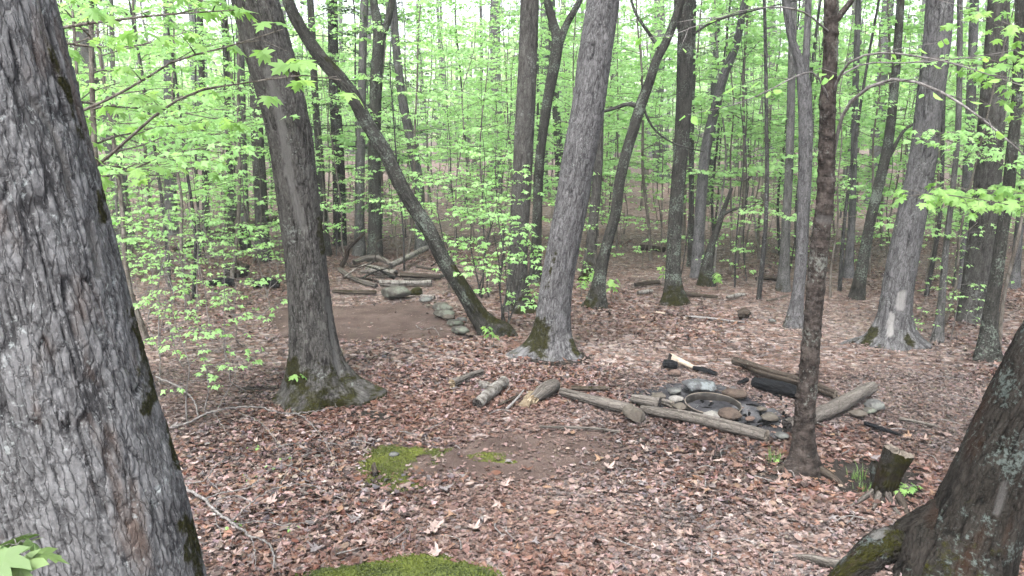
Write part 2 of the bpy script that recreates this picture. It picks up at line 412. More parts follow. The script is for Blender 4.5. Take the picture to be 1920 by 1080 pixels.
M['rock_ash'] = rock_mat('rock_ash', (.0320, .0320, .0336), (.0840, .0896, .0928), (.1440, .1600, .1640))
M['rock_moss'] = rock_mat('rock_moss', (.07, .07, .06), (.14, .135, .115), (.17, .19, .15), .62)
M['rock_lich'] = rock_mat('rock_lich', (.0289, .0272, .0238), (.0748, .0723, .0638), (.0935, .1037, .0850), .38)
t = NT('rusty_steel'); v = t.node('TexCoord').outputs['Object']
c = t.ramp(t.noise(v, 14, 6, .7), [(.35, (.007, .006, .006)), (.55, (.018, .016, .014)), (.7, (.045, .040, .036))])
M['steel'] = t.done(t.principled(c, .6, t.bump(t.noise(v, 60, 4), .4, .004), .2, .0))

def leaf_mat(name, lo, hi, tr=.56, rough=.5, src='tint', trc=1.25):
    t = NT(name)
    f = t.attr('tint') if src == 'tint' else t.node('ObjectInfo').outputs['Random']
    oi = t.node('ObjectInfo').outputs['Random']
    c = t.mix(f, lo, hi)
    if src == 'tint': c = t.mix(t.math('MULTIPLY', oi, .35), c, lo)
    p = t.principled(c, rough, None, .35)
    tr_ = t.node('BsdfTranslucent'); t.put(tr_.inputs['Color'], t.mix(1.0, c, (trc, trc * 1.02, trc * .75), 'MULTIPLY'))
    x = t.node('MixShader'); x.inputs[0].default_value = tr; t.l.new(p, x.inputs[1]); t.l.new(tr_.outputs[0], x.inputs[2])
    return t.done(x.outputs[0])
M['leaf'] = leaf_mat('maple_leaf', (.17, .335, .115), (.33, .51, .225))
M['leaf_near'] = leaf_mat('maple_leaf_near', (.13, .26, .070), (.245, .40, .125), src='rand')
M['leaf_far'] = leaf_mat('far_leaf', (.26, .42, .185), (.44, .58, .31))  # paler than the nearer leaves: sunlit, hazy distance put into the colour
M['leaf_birch'] = leaf_mat('beech_leaf', (.14, .30, .07), (.26, .44, .12), src='rand')
M['leaf_dark'] = leaf_mat('seedling_leaf', (.060, .105, .032), (.085, .135, .042), .25, src='rand')  # duller, darker green than the other near leaves
M['needle'] = leaf_mat('hemlock_needle', (.020, .045, .014), (.05, .095, .028), .25)
M['moss_thin'] = leaf_mat('moss_thin', (.0413, .0525, .0075), (.1087, .1275, .0165), .15, .8)
M['grass'] = leaf_mat('grass_blade', (.06, .12, .03), (.12, .20, .05), .35)
M['moss'] = leaf_mat('moss', (.0240, .0344, .0048), (.0800, .1000, .0120), .15, .8)
# litter
t = NT('litter_leaf'); c = t.attr('lc', 'Color')
v = t.node('TexCoord').outputs['Object']
c = t.mix(t.ramp(t.noise(v, 55, 3), [(.45, 0.0), (.65, .45)]), c, (.034, .023, .020))
p = t.principled(c, .5, None, .2); tr_ = t.node('BsdfTranslucent'); t.put(tr_.inputs['Color'], c)
x = t.node('MixShader'); x.inputs[0].default_value = .12; t.l.new(p, x.inputs[1]); t.l.new(tr_.outputs[0], x.inputs[2])
M['litter'] = t.done(x.outputs[0])
LIT = [(.1962, .1494, .1341), (.1408, .0996, .0871), (.1024, .0598, .0452), (.0665, .0282, .0176), (.0307, .0207, .0185), (.1151, .1014, .1023), (.1408, .0872, .0569), (.2559, .2200, .2094), (.0597, .0557, .0619)]
LITW = np.array([.19, .19, .17, .12, .16, .07, .05, .05, .04]); LITW /= LITW.sum()
LITP = np.array(LIT)
t = NT('litter_leaf_single'); r_ = t.node('ObjectInfo').outputs['Random']
c = t.ramp(r_, [((i + .01) / 9, LIT[j]) for i, j in enumerate([0, 4, 1, 5, 2, 0, 6, 3, 1])], 'CONSTANT')
v = t.node('TexCoord').outputs['Object']
c = t.mix(t.ramp(t.noise(v, 2.5, 4), [(.45, 0.0), (.65, .4)]), c, (.036, .025, .021))
M['litter1'] = t.done(t.principled(c, .5, None, .2))
# ground sheet: leaf litter seen from afar
t = NT('forest_floor'); v = t.node('TexCoord').outputs['Object']
stp = [(i / 9 + .001, LIT[j]) for i, j in enumerate([4, 2, 1, 3, 5, 0, 4, 1, 7])]
wv = t.node('Mix', data_type='VECTOR'); wv.inputs[0].default_value = .06; t.put(wv.inputs[4], v); t.put(wv.inputs[5], t.noise(v, 12, 3, .6, 'Color'))
vv = wv.outputs[1]
ca = t.ramp(t.node('SeparateColor').outputs[0], stp, 'CONSTANT')
sep = [n for n in t.n if n.type == 'SEPARATE_COLOR'][0]; t.l.new(t.voro(vv, 17, 'F1', 'Color'), sep.inputs[0])
c = t.mix(.35, ca, (.105, .076, .066))
c = t.mix(t.ramp(t.noise(v, .35, 4), [(.45, 0.0), (.7, .45)]), c, (.14, .115, .104))
M['floor'] = t.done(t.principled(c, .8, t.bump(t.voro(vv, 17), .9, .05), .05))

# ------------------------------------------------------------------ ground
def axis(a, b, step, far, back):
    xs = list(np.arange(a, b, step)); g = step
    while xs[-1] < far: g *= 1.16; xs.append(xs[-1] + min(g, 9))
    g = step; pre = []
    x0 = a
    while x0 > -back: g *= 1.16; x0 -= min(g, 9); pre.append(x0)
    return np.array(pre[::-1] + xs)
xs = axis(-9, 9, .10, 125, 125); ys = axis(1.0, 17, .10, 140, 30)
X, Y = np.meshgrid(xs, ys); Z = ground_h(X, Y)
b = Buf(); nx, ny = len(xs), len(ys)
i = np.arange(ny - 1)[:, None] * nx; j = np.arange(nx - 1)[None]
b.add(np.stack([X, Y, Z], -1), np.stack([i + j, i + j + 1, i + nx + j + 1, i + nx + j], -1).reshape(-1, 4))
ground = link('ground', b.mesh('ground', M['floor']), kind='structure')
ground['label'] = 'forest floor covered in brown fallen leaves'; ground['category'] = 'ground'

def gpoly(px): return [tuple(G(x, y))[:2] for x, y in px]
def poly_dist(P, poly):
    """signed: positive inside"""
    x, y = P[..., 0], P[..., 1]; ins = np.zeros(x.shape, bool); dd = np.full(x.shape, 1e9); n = len(poly)
    for i in range(n):
        (x0, y0), (x1, y1) = poly[i], poly[(i + 1) % n]
        c = ((y0 > y) != (y1 > y)); xi = x0 + (y - y0) * (x1 - x0) / ((y1 - y0) if abs(y1 - y0) > 1e-9 else 1e-9)
        ins ^= (c & (x < xi))
        e = np.array([x1 - x0, y1 - y0]); tt = np.clip(((x - x0) * e[0] + (y - y0) * e[1]) / (e @ e + 1e-9), 0, 1)
        dd = np.minimum(dd, np.hypot(x - x0 - tt * e[0], y - y0 - tt * e[1]))
    return np.where(ins, dd, -dd)
PATCH = {}
def soil_patch(name, px, mat, label, rag=.18, step=.045, lift=.006, cat='soil', mound=0.0):
    poly = gpoly(px); PATCH[name + str(len(PATCH))] = (poly, rag)
    a = np.array(poly); x0, y0 = a.min(0) - .3; x1, y1 = a.max(0) + .3
    gx = np.arange(x0, x1, step); gy = np.arange(y0, y1, step)
    X, Y = np.meshgrid(gx, gy); P = np.stack([X, Y], -1)
    d = poly_dist(P, poly) + rag * 2 * (fbm(np.stack([X * 2.2, Y * 2.2, X * 0], -1), 4, 21) - .5)
    keep = d > 0; n = len(gx)
    fm = keep[:-1, :-1] & keep[1:, :-1] & keep[:-1, 1:] & keep[1:, 1:]
    ii, jj = np.nonzero(fm)
    q = np.stack([ii * n + jj, ii * n + jj + 1, (ii + 1) * n + jj + 1, (ii + 1) * n + jj], -1)
    Z = ground_h(X, Y) + lift + .012 * (fbm(np.stack([X * 9, Y * 9, X * 0], -1), 3, 2) - .5) * (d > .05) + mound * sstep(0, .35, d)
    V = np.stack([X, Y, Z], -1).reshape(-1, 3); u, inv = np.unique(q, return_inverse=True)
    b = Buf(); b.add(V[u], inv.reshape(q.shape))
    o = link(name, b.mesh(name, mat), kind='structure'); o['label'] = label; o['category'] = cat
    return o
soil_patch('tent_pad', [(505, 588), (560, 572), (640, 574), (790, 566), (838, 592), (880, 632), (760, 640), (640, 648), (530, 630)], M['soil'], 'levelled patch of bare brown earth edged with stones', rag=.22)
soil_patch('bare_soil', [(680, 850), (790, 826), (950, 806), (1140, 804), (1230, 828), (1160, 872), (1030, 892), (900, 904), (780, 895), (690, 888)], M['soil'], 'worn patch of bare brown soil beside the moss', rag=.35)
soil_patch('dark_soil', [(470, 715), (560, 740), (640, 752), (745, 770), (790, 785), (700, 800), (590, 785), (500, 765), (440, 735)], M['mud'], 'damp dark soil round the foot of the big mossy trunk', rag=.22, lift=.008)
soil_patch('dark_soil', [(1400, 895), (1470, 862), (1620, 855), (1740, 868), (1760, 900), (1700, 960), (1640, 935), (1540, 910), (1440, 912)], M['mud'], 'damp dark soil between the birch and the stump', rag=.25, lift=.008)
soil_patch('dark_soil', [(1000, 668), (1060, 662), (1130, 662), (1150, 672), (1080, 684), (1010, 682)], M['mud'], 'dark soil at the foot of the leaning grey trunk', rag=.2, lift=.008)
soil_patch('ash_bed', [(1180, 745), (1260, 725), (1350, 722), (1440, 748), (1485, 790), (1470, 830), (1400, 808), (1310, 790), (1220, 770)], M['ash'], 'grey ash and charcoal bed round the steel fire ring', rag=.2, lift=.010, cat='ash')
MOSSP = [[(520, 1085), (600, 1062), (700, 1048), (800, 1042), (900, 1050), (945, 1066), (955, 1085), (940, 1130), (560, 1130)],
         [(645, 868), (690, 846), (760, 836), (825, 846), (815, 872), (780, 894), (790, 916), (740, 928), (685, 908), (652, 888)],
         [(866, 856), (905, 848), (955, 854), (962, 868), (915, 873), (876, 867)]]
for k_, m_ in enumerate(MOSSP): PATCH['moss' + str(k_)] = (gpoly(m_), .06)
def litter_density(P):
    d = np.ones(P.shape[:-1])
    for k, (poly, rag) in PATCH.items():
        s = poly_dist(P, poly) + rag * 2 * (fbm(np.stack([P[..., 0] * 2.2, P[..., 1] * 2.2, P[..., 0] * 0], -1), 4, 21) - .5)
        low = .05 if 'tent' in k else .16 if 'bare' in k else .2 if 'moss' in k else .03 if 'ash' in k else .05
        d = d * (1 - (1 - low) * sstep(-.06, .22, s))
    return d

# ------------------------------------------------------------------ leaf templates
def tmpl_hi(fold=.25, droop=.35, side=.15):
    half = [(.20, -.09), (.45, -.06), (.27, .14), (.52, .26), (.64, .50), (.42, .47), (.19, .46), (.30, .70), (.14, .72)]
    pts = [(0, 0)] + half + [(0, 1.0)] + [(-x, y) for x, y in half[::-1]]
    p = np.array(pts + [(0, .28)])
    z = -fold * np.abs(p[:, 0]) - droop * np.maximum(0, p[:, 1]) ** 2 * .6 - side * p[:, 0] ** 2
    n = len(pts); tri = [(n, k, (k + 1) % n) for k in range(n)]
    return np.c_[p, z], np.array(tri), None
def tmpl_mid(fold=.3, droop=.35):
    p = np.array([(0, 0), (.52, .38), (.20, .50), (0, 1), (-.20, .50), (-.52, .38)])
    z = -fold * np.abs(p[:, 0]) - droop * p[:, 1] ** 2 * .6
    return np.c_[p, z], None, np.array([(0, 1, 2, 3), (0, 3, 4, 5)])
def tmpl_far(fold=.35):
    p = np.array([(0, 0), (.42, .5), (0, 1), (-.42, .5)]); z = -fold * np.abs(p[:, 0]) - .1 * p[:, 1]
    return np.c_[p, z], np.array([(0, 1, 2), (0, 2, 3)]), None
def tmpl_oval(fold=.2):
    p = np.array([(0, 0), (.26, .25), (.30, .5), (.18, .78), (0, 1), (-.18, .78), (-.30, .5), (-.26, .25)]); z = -fold * np.abs(p[:, 0]) - .15 * p[:, 1] ** 2
    return np.c_[p, z], None, np.array([(0, 1, 2, 3), (0, 3, 4, 5), (0, 5, 6, 7)])
def put_leaves(buf, pos, dirs, size, T, up=None, roll=.5, rg=rng, bend=None, **extra):
    tv, tt, tq = T; N = len(pos); nv = len(tv)
    y = dirs / (np.linalg.norm(dirs, axis=1)[:, None] + 1e-9)
    u = np.tile([0, 0, 1.0], (N, 1)) if up is None else up
    u = u + rg.normal(0, roll, (N, 3))
    x = np.cross(y, u); x /= np.linalg.norm(x, axis=1)[:, None] + 1e-9; z = np.cross(x, y)
    loc = np.repeat(tv[None], N, 0)
    if bend is not None:
        loc = loc.copy(); loc[..., 2] += bend[:, :1] * (loc[..., 1] - .4) ** 2 + bend[:, 1:2] * loc[..., 0] ** 2 + bend[:, 2:3] * loc[..., 0] * loc[..., 1]
    loc = loc * size[:, None, None]
    V = pos[:, None] + loc[..., 0:1] * x[:, None] + loc[..., 1:2] * y[:, None] + loc[..., 2:3] * z[:, None]
    off = (np.arange(N) * nv)[:, None, None]
    ex = {k: np.repeat(a, nv, 0) for k, a in extra.items()}
    buf.add(V.reshape(-1, 3), (tq[None] + off).reshape(-1, 4) if tq is not None else None, (tt[None] + off).reshape(-1, 3) if tt is not None else None, **ex)

# ------------------------------------------------------------------ leaf litter
def in_view(x, y, m): return np.abs(x) < .66 * y + m
def litter(N, y0, y1, smin, smax, T, seed, m=.8):
    rg = np.random.default_rng(seed); out = []
    tot = 0
    while tot < N:
        yy = np.sqrt(rg.uniform(y0 * y0, y1 * y1, N)); xx = rg.uniform(-1, 1, N) * (.66 * yy + m)
        P = np.stack([xx, yy], -1); kp = rg.random(N) < litter_density(P); P = P[kp]; out.append(P); tot += len(P)
    P = np.concatenate(out)[:N]
    x, y = P[:, 0], P[:, 1]
    z = ground_h(x, y) + .006 + rg.random(N) ** 1.5 * .020
    p3 = np.stack([x, y, x * 0], -1)
    zone = sstep(.42, .62, fbm(p3 * .55 + 9, 3, 55))           # trampled, paler, smaller pieces where high
    sz = rg.uniform(smin, smax, N) * (1 - .35 * zone) * (0.7 + .6 * rg.random(N) ** 2)
    az = rg.uniform(0, 2 * math.pi, N); el = rg.normal(0, .13, N)
    d = np.stack([np.cos(az) * np.cos(el), np.sin(az) * np.cos(el), np.sin(el)], -1)
    idx = rg.choice(len(LITP), N, p=LITW)
    col = LITP[idx] * np.array([1.04, .96, .96]) * (0.45 + .80 * rg.random((N, 1))) * (1 + .05 * rg.normal(size=(N, 3)))
    grey = np.array([.128, .114, .111]); red = np.array([.088, .041, .028])
    col = col * (1 - .35 * zone[:, None]) + grey * .35 * zone[:, None] * (.6 + .8 * rg.random((N, 1)))
    rz = sstep(.5, .68, fbm(p3 * .8 + 31, 3, 66))[:, None] * .4
    col = col * (1 - rz) + red * rz * (.6 + .8 * rg.random((N, 1)))
    wet = sstep(.54, .68, fbm(p3 * .9 + 77, 3, 88))[:, None]; col = col * (1 - .45 * wet)      # damp drifts
    b = Buf()
    put_leaves(b, np.c_[x, y, z], d, sz, T, roll=.16, rg=rg, bend=rg.normal(0, [.6, .8, .6], (N, 3)), lc=np.c_[np.clip(col, 0.01, .8), np.ones(N)])
    return b
def tmpl_star():
    half = [(.45, -.04), (.25, .15), (.62, .48), (.19, .46)]
    pts = [(0, 0)] + half + [(0, 1.0)] + [(-x, y) for x, y in half[::-1]]
    return np.c_[np.array(pts + [(0, .28)]), np.zeros(11)], np.array([(10, k, (k + 1) % 10) for k in range(10)]), None
lt_hi = tmpl_star(); lt_mid = tmpl_mid(.05, .05)
link('leaf_litter', litter(46000, 2.9, 7.2, .036, .062, tmpl_oval(.05), 3).mesh('leaf_litter_oval', M['litter'], False), ground, kind='stuff')
link('leaf_litter', litter(26000, 2.9, 7.4, .036, .058, lt_hi, 1).mesh('leaf_litter', M['litter'], False), ground, kind='stuff')
link('leaf_litter', litter(110000, 7.0, 17.5, .038, .066, lt_mid, 2, 1.5).mesh('leaf_litter_mid', M['litter'], False), ground, kind='stuff')
lm = []
for k in range(6):
    b = Buf(); rg = np.random.default_rng(100 + k)
    put_leaves(b, np.zeros((1, 3)), np.array([[0, 1.0, 0]]), np.ones(1), [lt_hi, tmpl_oval(.1), tmpl_hi(.1, .1, .0)][k % 3], roll=0, rg=rg, bend=rg.normal(0, [.45, .6, .45], (1, 3)))
    lm.append(b.mesh('fallen_leaf', M['litter1'], False))
rg = np.random.default_rng(5); cnt = 0
while cnt < 300:
    y = math.sqrt(rg.uniform(3.9 ** 2, 5.8 ** 2)); x = rg.uniform(-1, 1) * .62 * y
    if rg.random() > float(litter_density(np.array([[x, y]]))[0]): continue
    o = link('fallen_leaf', lm[cnt % 6], ground, (x, y, gh(x, y) + rg.uniform(.022, .034)))
    s = rg.uniform(.05, .078); o.scale = (s, s, s); o.rotation_euler = (rg.normal(0, .15), rg.normal(0, .15), rg.uniform(0, 6.28)); cnt += 1


# ------------------------------------------------------------------ foliage generators
def spray(tb, LP, LD, p0, d0, L, r0, rg, gap=.10, per=3, subgap=.17, lift=0.0, n=5, sub=.42, start=.22, path=None, leafless=0.0):
    """one bough: a curved axis, side twigs in a flat layer, leaves in drooping whorls at the nodes"""
    if path is None:
        pts = [np.array(p0, float)]; d = unit(d0); m = 6
        for k in range(m):
            d = unit(d + np.array([rg.normal(0, .10), rg.normal(0, .10), (lift - d[2]) * .28 + rg.normal(0, .05)]))
            pts.append(pts[-1] + d * L / m)
        pts = np.array(pts)
    else:
        pts, _ = catmull(np.array([tuple(p) for p in path]), 14); L = np.linalg.norm(np.diff(pts, axis=0), axis=1).sum()
    tube(tb, pts, np.linspace(r0, max(.0016, r0 * .2), len(pts)), n)
    cl = np.r_[0, np.cumsum(np.linalg.norm(np.diff(pts, axis=0), axis=1))]
    side = 1; u = start * L
    def node(p, d, k):
        az0 = math.atan2(d[1], d[0])
        for q in range(k):
            a = az0 + (q - (k - 1) / 2) * (2.4 / max(1, k - 1) if k > 1 else 0) + rg.normal(0, .35); e = -rg.uniform(.0, .75)
            dd = np.array([math.cos(a) * math.cos(e), math.sin(a) * math.cos(e), math.sin(e)])
            LP.append(p + np.array([math.cos(a), math.sin(a), -.2]) * rg.uniform(.01, .045)); LD.append(dd)
    while u < L:
        p = np.array([np.interp(u, cl, pts[:, i]) for i in range(3)]); k = min(len(pts) - 2, np.searchsorted(cl, u, 'right') - 1)
        d = unit(pts[k + 1] - pts[k]); a = math.atan2(d[1], d[0]) + side * rg.uniform(.6, 1.15); side = -side
        tl = (sub * (L - u) + .14) * rg.uniform(.6, 1.2); tl = min(tl, .9)
        td = unit([math.cos(a), math.sin(a), d[2] * .5 + rg.normal(0.05, .12)])
        q = np.array([p, p + td * tl * .5 + [0, 0, .01], p + td * tl + [0, 0, rg.normal(-.01, .03)]])
        tube(tb, q, [max(.0022, r0 * .35), .0020, .0012], 3)
        nn = max(1, int(tl / gap))
        for z in range(nn):
            f = (z + 1) / nn
            if rg.random() < leafless: continue
            pp = q[0] * (1 - f) + q[2] * f + rg.normal(0, .012, 3); node(pp, td, per if z == nn - 1 else max(1, per - 1))
        u += subgap * rg.uniform(.7, 1.3)
    if rg.random() >= leafless: node(pts[-1], unit(pts[-1] - pts[-2]), per + 1)
    return pts

def leaf_mesh(LP, LD, rg, size, T, mat, name='crown', sv=.3):
    b = Buf(); N = len(LP); LPa = np.array(LP); LDa = np.array(LD)
    lowf = fbm(LPa * 1.3, 2, 12)
    put_leaves(b, LPa, LDa, size * (1 + sv * rg.uniform(-1, 1, N)), T, roll=.35, rg=rg, tint=np.clip(.25 + .5 * lowf + .35 * rg.normal(0, .6, N), 0, 1))
    return b.mesh(name, mat, False)
T_HI, T_MID, T_FAR, T_OV = tmpl_hi(), tmpl_mid(), tmpl_far(), tmpl_oval()

def stem_path(H, rg, lean=.03, wob=.04, n=8, base=-.15):
    z = np.linspace(base, H, n); a = rg.uniform(0, 6.28)
    x = lean * H * (z / H) ** 1.2 * math.cos(a) if False else lean * np.maximum(z, 0) * math.cos(a) + np.cumsum(rg.normal(0, wob, n)) * (z > 0)
    y = lean * np.maximum(z, 0) * math.sin(a) + np.cumsum(rg.normal(0, wob, n)) * (z > 0)
    return np.stack([x, y, z], 1)

def gen_sapling(seed, H, r0, nb, bl, size, T, per=3, gap=.10, first=.22, mat=None, bmat='bark_twig', subgap=.17, lean=.04, leafless=0.0, wob=.03, stems=1):
    rg = np.random.default_rng(seed); LP, LD = [], []; tb = Buf(); sb = Buf()
    for st in range(stems):
        h = H * (1 if st == 0 else rg.uniform(.55, .95)); P = stem_path(h, rg, lean * (1 if st == 0 else 2.5), wob)
        if st: P[:, :2] += rg.normal(0, .09, 2)
        C, t_ = catmull(P, 24); R = np.interp(np.linspace(0, 1, 24), [0, .1, 1], [r0 * 1.25, r0, r0 * .16])
        tube(sb, C, R, 7)
        n1 = max(2, int(nb / stems)); az = rg.uniform(0, 6.28)
        for k in range(n1):
            u = first + (1 - first) * (k + rg.random() * .6) / n1; i = int(u * 23); i = min(i, 22)
            az += 2.4 + rg.normal(0, .4); l = bl * (1.15 - .75 * u) * rg.uniform(.65, 1.2)
            el = rg.uniform(.15, .7)
            spray(tb, LP, LD, C[i], [math.cos(az) * math.cos(el), math.sin(az) * math.cos(el), math.sin(el)], l, max(.003, R[i] * .45), rg, gap, per, subgap, leafless=leafless)
        spray(tb, LP, LD, C[-1], [rg.normal(0, .3), rg.normal(0, .3), 1], bl * .4, .003, rg, gap, per, subgap, lift=.4)
    return sb.mesh('trunk', M[bmat]), tb.mesh('twig_mass', M[bmat]), leaf_mesh(LP, LD, rg, size, T, mat or M['leaf'])

def gen_crown(seed, R, nl, size, T, H=5.0, per=3, gap=.22, mat=None, subgap=.35, z0=0.0):
    rg = np.random.default_rng(seed); LP, LD = [], []; tb = Buf(); az = rg.uniform(0, 6.28)
    for k in range(nl):
        u = (k + rg.random()) / nl; az += 2.4 + rg.normal(0, .5); el = .35 + .9 * u * rg.uniform(.6, 1.1)
        l = R * (1.1 - .45 * u) * rg.uniform(.7, 1.25); p0 = np.array([0, 0, z0 + H * u * .75])
        d0 = [math.cos(az) * math.cos(el), math.sin(az) * math.cos(el), math.sin(el)]
        pts = spray(tb, LP, LD, p0, d0, l, .045 * (1.1 - .6 * u), rg, gap, per, subgap, lift=.35, n=5, sub=.5)
        for m in range(3):
            i = rg.integers(2, 6); a2 = az + rg.normal(0, .9); e2 = rg.uniform(.1, 1.0)
            spray(tb, LP, LD, pts[i], [math.cos(a2) * math.cos(e2), math.sin(a2) * math.cos(e2), math.sin(e2)], l * .55, .018, rg, gap, per, subgap, lift=.2, n=4, sub=.5)
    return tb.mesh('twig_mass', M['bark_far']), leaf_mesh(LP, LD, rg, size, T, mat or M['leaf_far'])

CROWNS = [gen_crown(300 + k, 3.0, 5, .135, T_FAR, H=6.5) for k in range(4)]
def add_crown(parent, loc, k, sc=1.0, rz=0.0):
    cr = link('crown', CROWNS[k % 4][1], parent, loc, 'stuff'); cr.scale = (sc,) * 3; cr.rotation_euler = (0, 0, rz)
    tw = link('twig_mass', CROWNS[k % 4][0], cr, None, 'stuff')

# ------------------------------------------------------------------ the individually placed trunks
def tree(name, label, px, mat, Y=None, nth=96, ds=.02, bark=('plate', .007, .03, 3.0), seed=0, lobes=(), swell=(.03, .2), moss=None, marks=(),
         top=9.0, crown=True, limbs=(), roots=(), lobe_h=.16, extra=.3, group=None, sfine=None, cat='tree', lump=.06, depth=None):
    x0, y0, w0 = px[0]
    g = G(x0, y0) if Y is None else None
    if Y is None: Y = g.y
    base = at(x0, y0, Y); base.z = gh(base.x, base.y)
    Ys = [Y] * len(px) if depth is None else [Y + d for d in depth]
    P = [at(x, y, yy) for (x, y, w), yy in zip(px, Ys)]; R = [w / 2 * yy / F for (x, y, w), yy in zip(px, Ys)]
    if P[0].z > base.z + .06:
        P = [base.copy()] + P; R = [R[0] * 1.02] + R
    else: P[0] = base.copy()
    dv = (P[1] - P[0]).normalized(); P = [P[0] - dv * extra] + P; R = [R[0]] + R
    sv = sum((P[i + 1] - P[i]).length for i in range(len(P) - 1)) + .15
    if top:
        d = (P[-1] - P[-2]).normalized(); r = R[-1]
        while P[-1].z < top:
            d = (d + Vector((random.gauss(0, .05), random.gauss(0, .05), .12))).normalized(); r *= .93
            P.append(P[-1] + d * .9); R.append(r)
    b, info = trunk_buf([tuple(p) for p in P], R, nth, ds, bark, seed, lobes, swell, lump, sv if sfine is None else sfine, moss, marks, lobe_h, extra)
    th = thing(name, label, cat, base, group)
    for v in b.v: v -= np.array(base, np.float32)
    link('trunk', b.mesh('trunk', mat), th)
    if crown and top:
        add_crown(th, P[-1] - base - Vector((0, 0, 1.2)), seed, .9, seed * 1.7)
    for lm_ in limbs:
        pts, lw = lm_[0], lm_[1]
        pp = [at(x, y, Y + (q[2] if len(q) > 2 else 0)) - base for q in pts for x, y in [q[:2]]]
        rr = np.linspace(lw[0] / 2 * Y / F, lw[1] / 2 * Y / F, len(pp))
        bb, _ = trunk_buf([tuple(p) for p in pp], rr, max(10, nth // 4), ds * 1.6, (bark[0], bark[1] * .4, bark[2] * .6, 3), seed + 5, swell=(rr[0] * .35, .08))
        link('limb', bb.mesh('limb', lm_[2] if len(lm_) > 2 else mat), th)
    for rt in roots:
        pp = []; n = len(rt[0])
        for k_, (x, y) in enumerate(rt[0]):
            q = G(x, y); q.z += rt[1][k_]; pp.append(q - base)
        bb, _ = trunk_buf([tuple(p) for p in pp], rt[2], max(16, nth // 3), ds, (bark[0], bark[1] * .6, bark[2] * .7, 3), seed + 9, lump=.2, moss=(9, rt[3], 90, .2) if len(rt) > 3 else None)
        link('root', bb.mesh('root', mat), th)
    return th, base, P, R

tree('oak_tree', 'massive grey trunk with thick plated bark leaning out of the left edge', [(385, 1757, 385), (305, 1461, 366), (175, 975, 350), (95, 700, 335), (20, 400, 320), (-80, 0, 302), (-130, -200, 295)],
     M['bark_oak'], Y=2.3, nth=300, ds=.008, bark=('plate', .0085, .027, 3.2), seed=1, lobes=[(-60, .10, 4), (20, .08, 4), (200, .1, 4)], lump=.05,
     marks=[('moss', [(255, 590), (282, 680), (298, 735)], 22, 1), ('moss', [(320, 790), (334, 870)], 14, 1), ('moss', [(350, 980), (374, 1075)], 16, 1), ('moss', [(188, 360), (196, 410)], 10, 1), ('moss', [(285, 745), (275, 770)], 14, 1), ('moss', [(80, 60), (130, 180), (150, 260)], 9, .9),
            ('scar', [(62, 190), (95, 240), (118, 290), (132, 370)], 7, .8), ('scar', [(166, 420), (176, 470), (186, 520)], 10, .7)], top=8)
tree('maple_tree', 'stout mossy-footed trunk with a bare grey scar, standing before the bare earth pad', [(603, 742, 100), (594, 690, 92), (588, 640, 87), (583, 590, 81), (577, 520, 77), (569, 450, 75), (556, 350, 77), (542, 250, 80), (522, 160, 85), (505, 100, 86), (478, 0, 82), (462, -60, 80)],
     M['bark_maple'], nth=150, ds=.014, bark=('plate', .008, .022, 3.4), seed=2, lobes=[(-12, .30, 18), (-48, .20, 22), (-80, .14, 26), (-116, .24, 18), (-160, .22, 14), (60, .2, 6), (130, .2, 6)], swell=(.05, .3), lobe_h=.14,
     moss=(.38, .66, -70, .2), marks=[('scar', [(500, 130), (520, 190), (532, 260), (545, 340), (562, 400), (570, 425)], 9, 1), ('moss', [(600, 410), (606, 470)], 8, .9), ('moss', [(545, 120), (558, 150)], 9, .9), ('scar', [(614, 560), (622, 620), (632, 680), (640, 705)], 5, .9), ('moss', [(545, 690), (560, 715)], 24, 1.0), ('moss', [(640, 715), (665, 735)], 9, .8)], top=9)
tree('maple_tree', 'slender dark trunk leaning steeply over the stone-edged earth pad', [(925, 626, 44), (901, 597, 35), (872, 550, 31), (833, 490, 28), (803, 430, 27), (758, 360, 26), (724, 290, 27), (688, 230, 26), (652, 165, 26), (603, 110, 24), (572, 65, 22), (543, 10, 21), (530, -60, 20)],
     M['bark_dark'], nth=80, ds=.02, bark=('plate', .008, .028, 3), seed=3, lobes=[(-150, .05, 4), (-20, .06, 4)], lobe_h=.1, moss=(.9, .75, 60, .55), marks=[('moss', [(855, 500), (885, 560), (920, 600)], 9, .95), ('moss', [(615, 110), (630, 125)], 8, .9)], top=8, swell=(.03, .15))
tree('maple_tree', 'thick grey scaly trunk with two mossy buttress roots, leaning right behind the split firewood', [(1036, 662, 68), (1036, 625, 64), (1038, 590, 62), (1043, 540, 61), (1058, 450, 61), (1070, 390, 62), (1085, 300, 61), (1103, 200, 60), (1116, 100, 59), (1131, 0, 58), (1140, -60, 57)],
     M['bark_grey'], nth=150, ds=.014, bark=('plate', .0075, .022, 2.6), seed=4, lobes=[(170, .27, 9), (-100, .10, 8), (-30, .16, 9), (90, .12, 6), (-140, .08, 10)], lobe_h=.11, swell=(.03, .2),
     moss=(.12, .35, 160, .05), marks=[('moss', [(1012, 610), (1010, 650)], 20, 1.0), ('moss', [(980, 640), (1000, 615)], 12, 1.0), ('moss', [(1075, 640), (1085, 660)], 9, .9), ('moss', [(1040, 470), (1025, 540)], 5, .7)], top=9)
tree('maple_tree', 'straight grey trunk rising behind the thicket by the leaning dark trunk', [(972, 583, 40), (970, 540, 37), (972, 450, 37), (978, 350, 36), (983, 250, 36), (988, 150, 35), (993, 0, 33), (995, -50, 32)],
     M['bark_maple'], nth=84, ds=.022, bark=('plate', .006, .025, 3), seed=5, lobes=[(-20, .16, 6), (180, .10, 6), (-90, .06, 6)], lobe_h=.13, moss=(.35, .8, -30, .15), top=9)
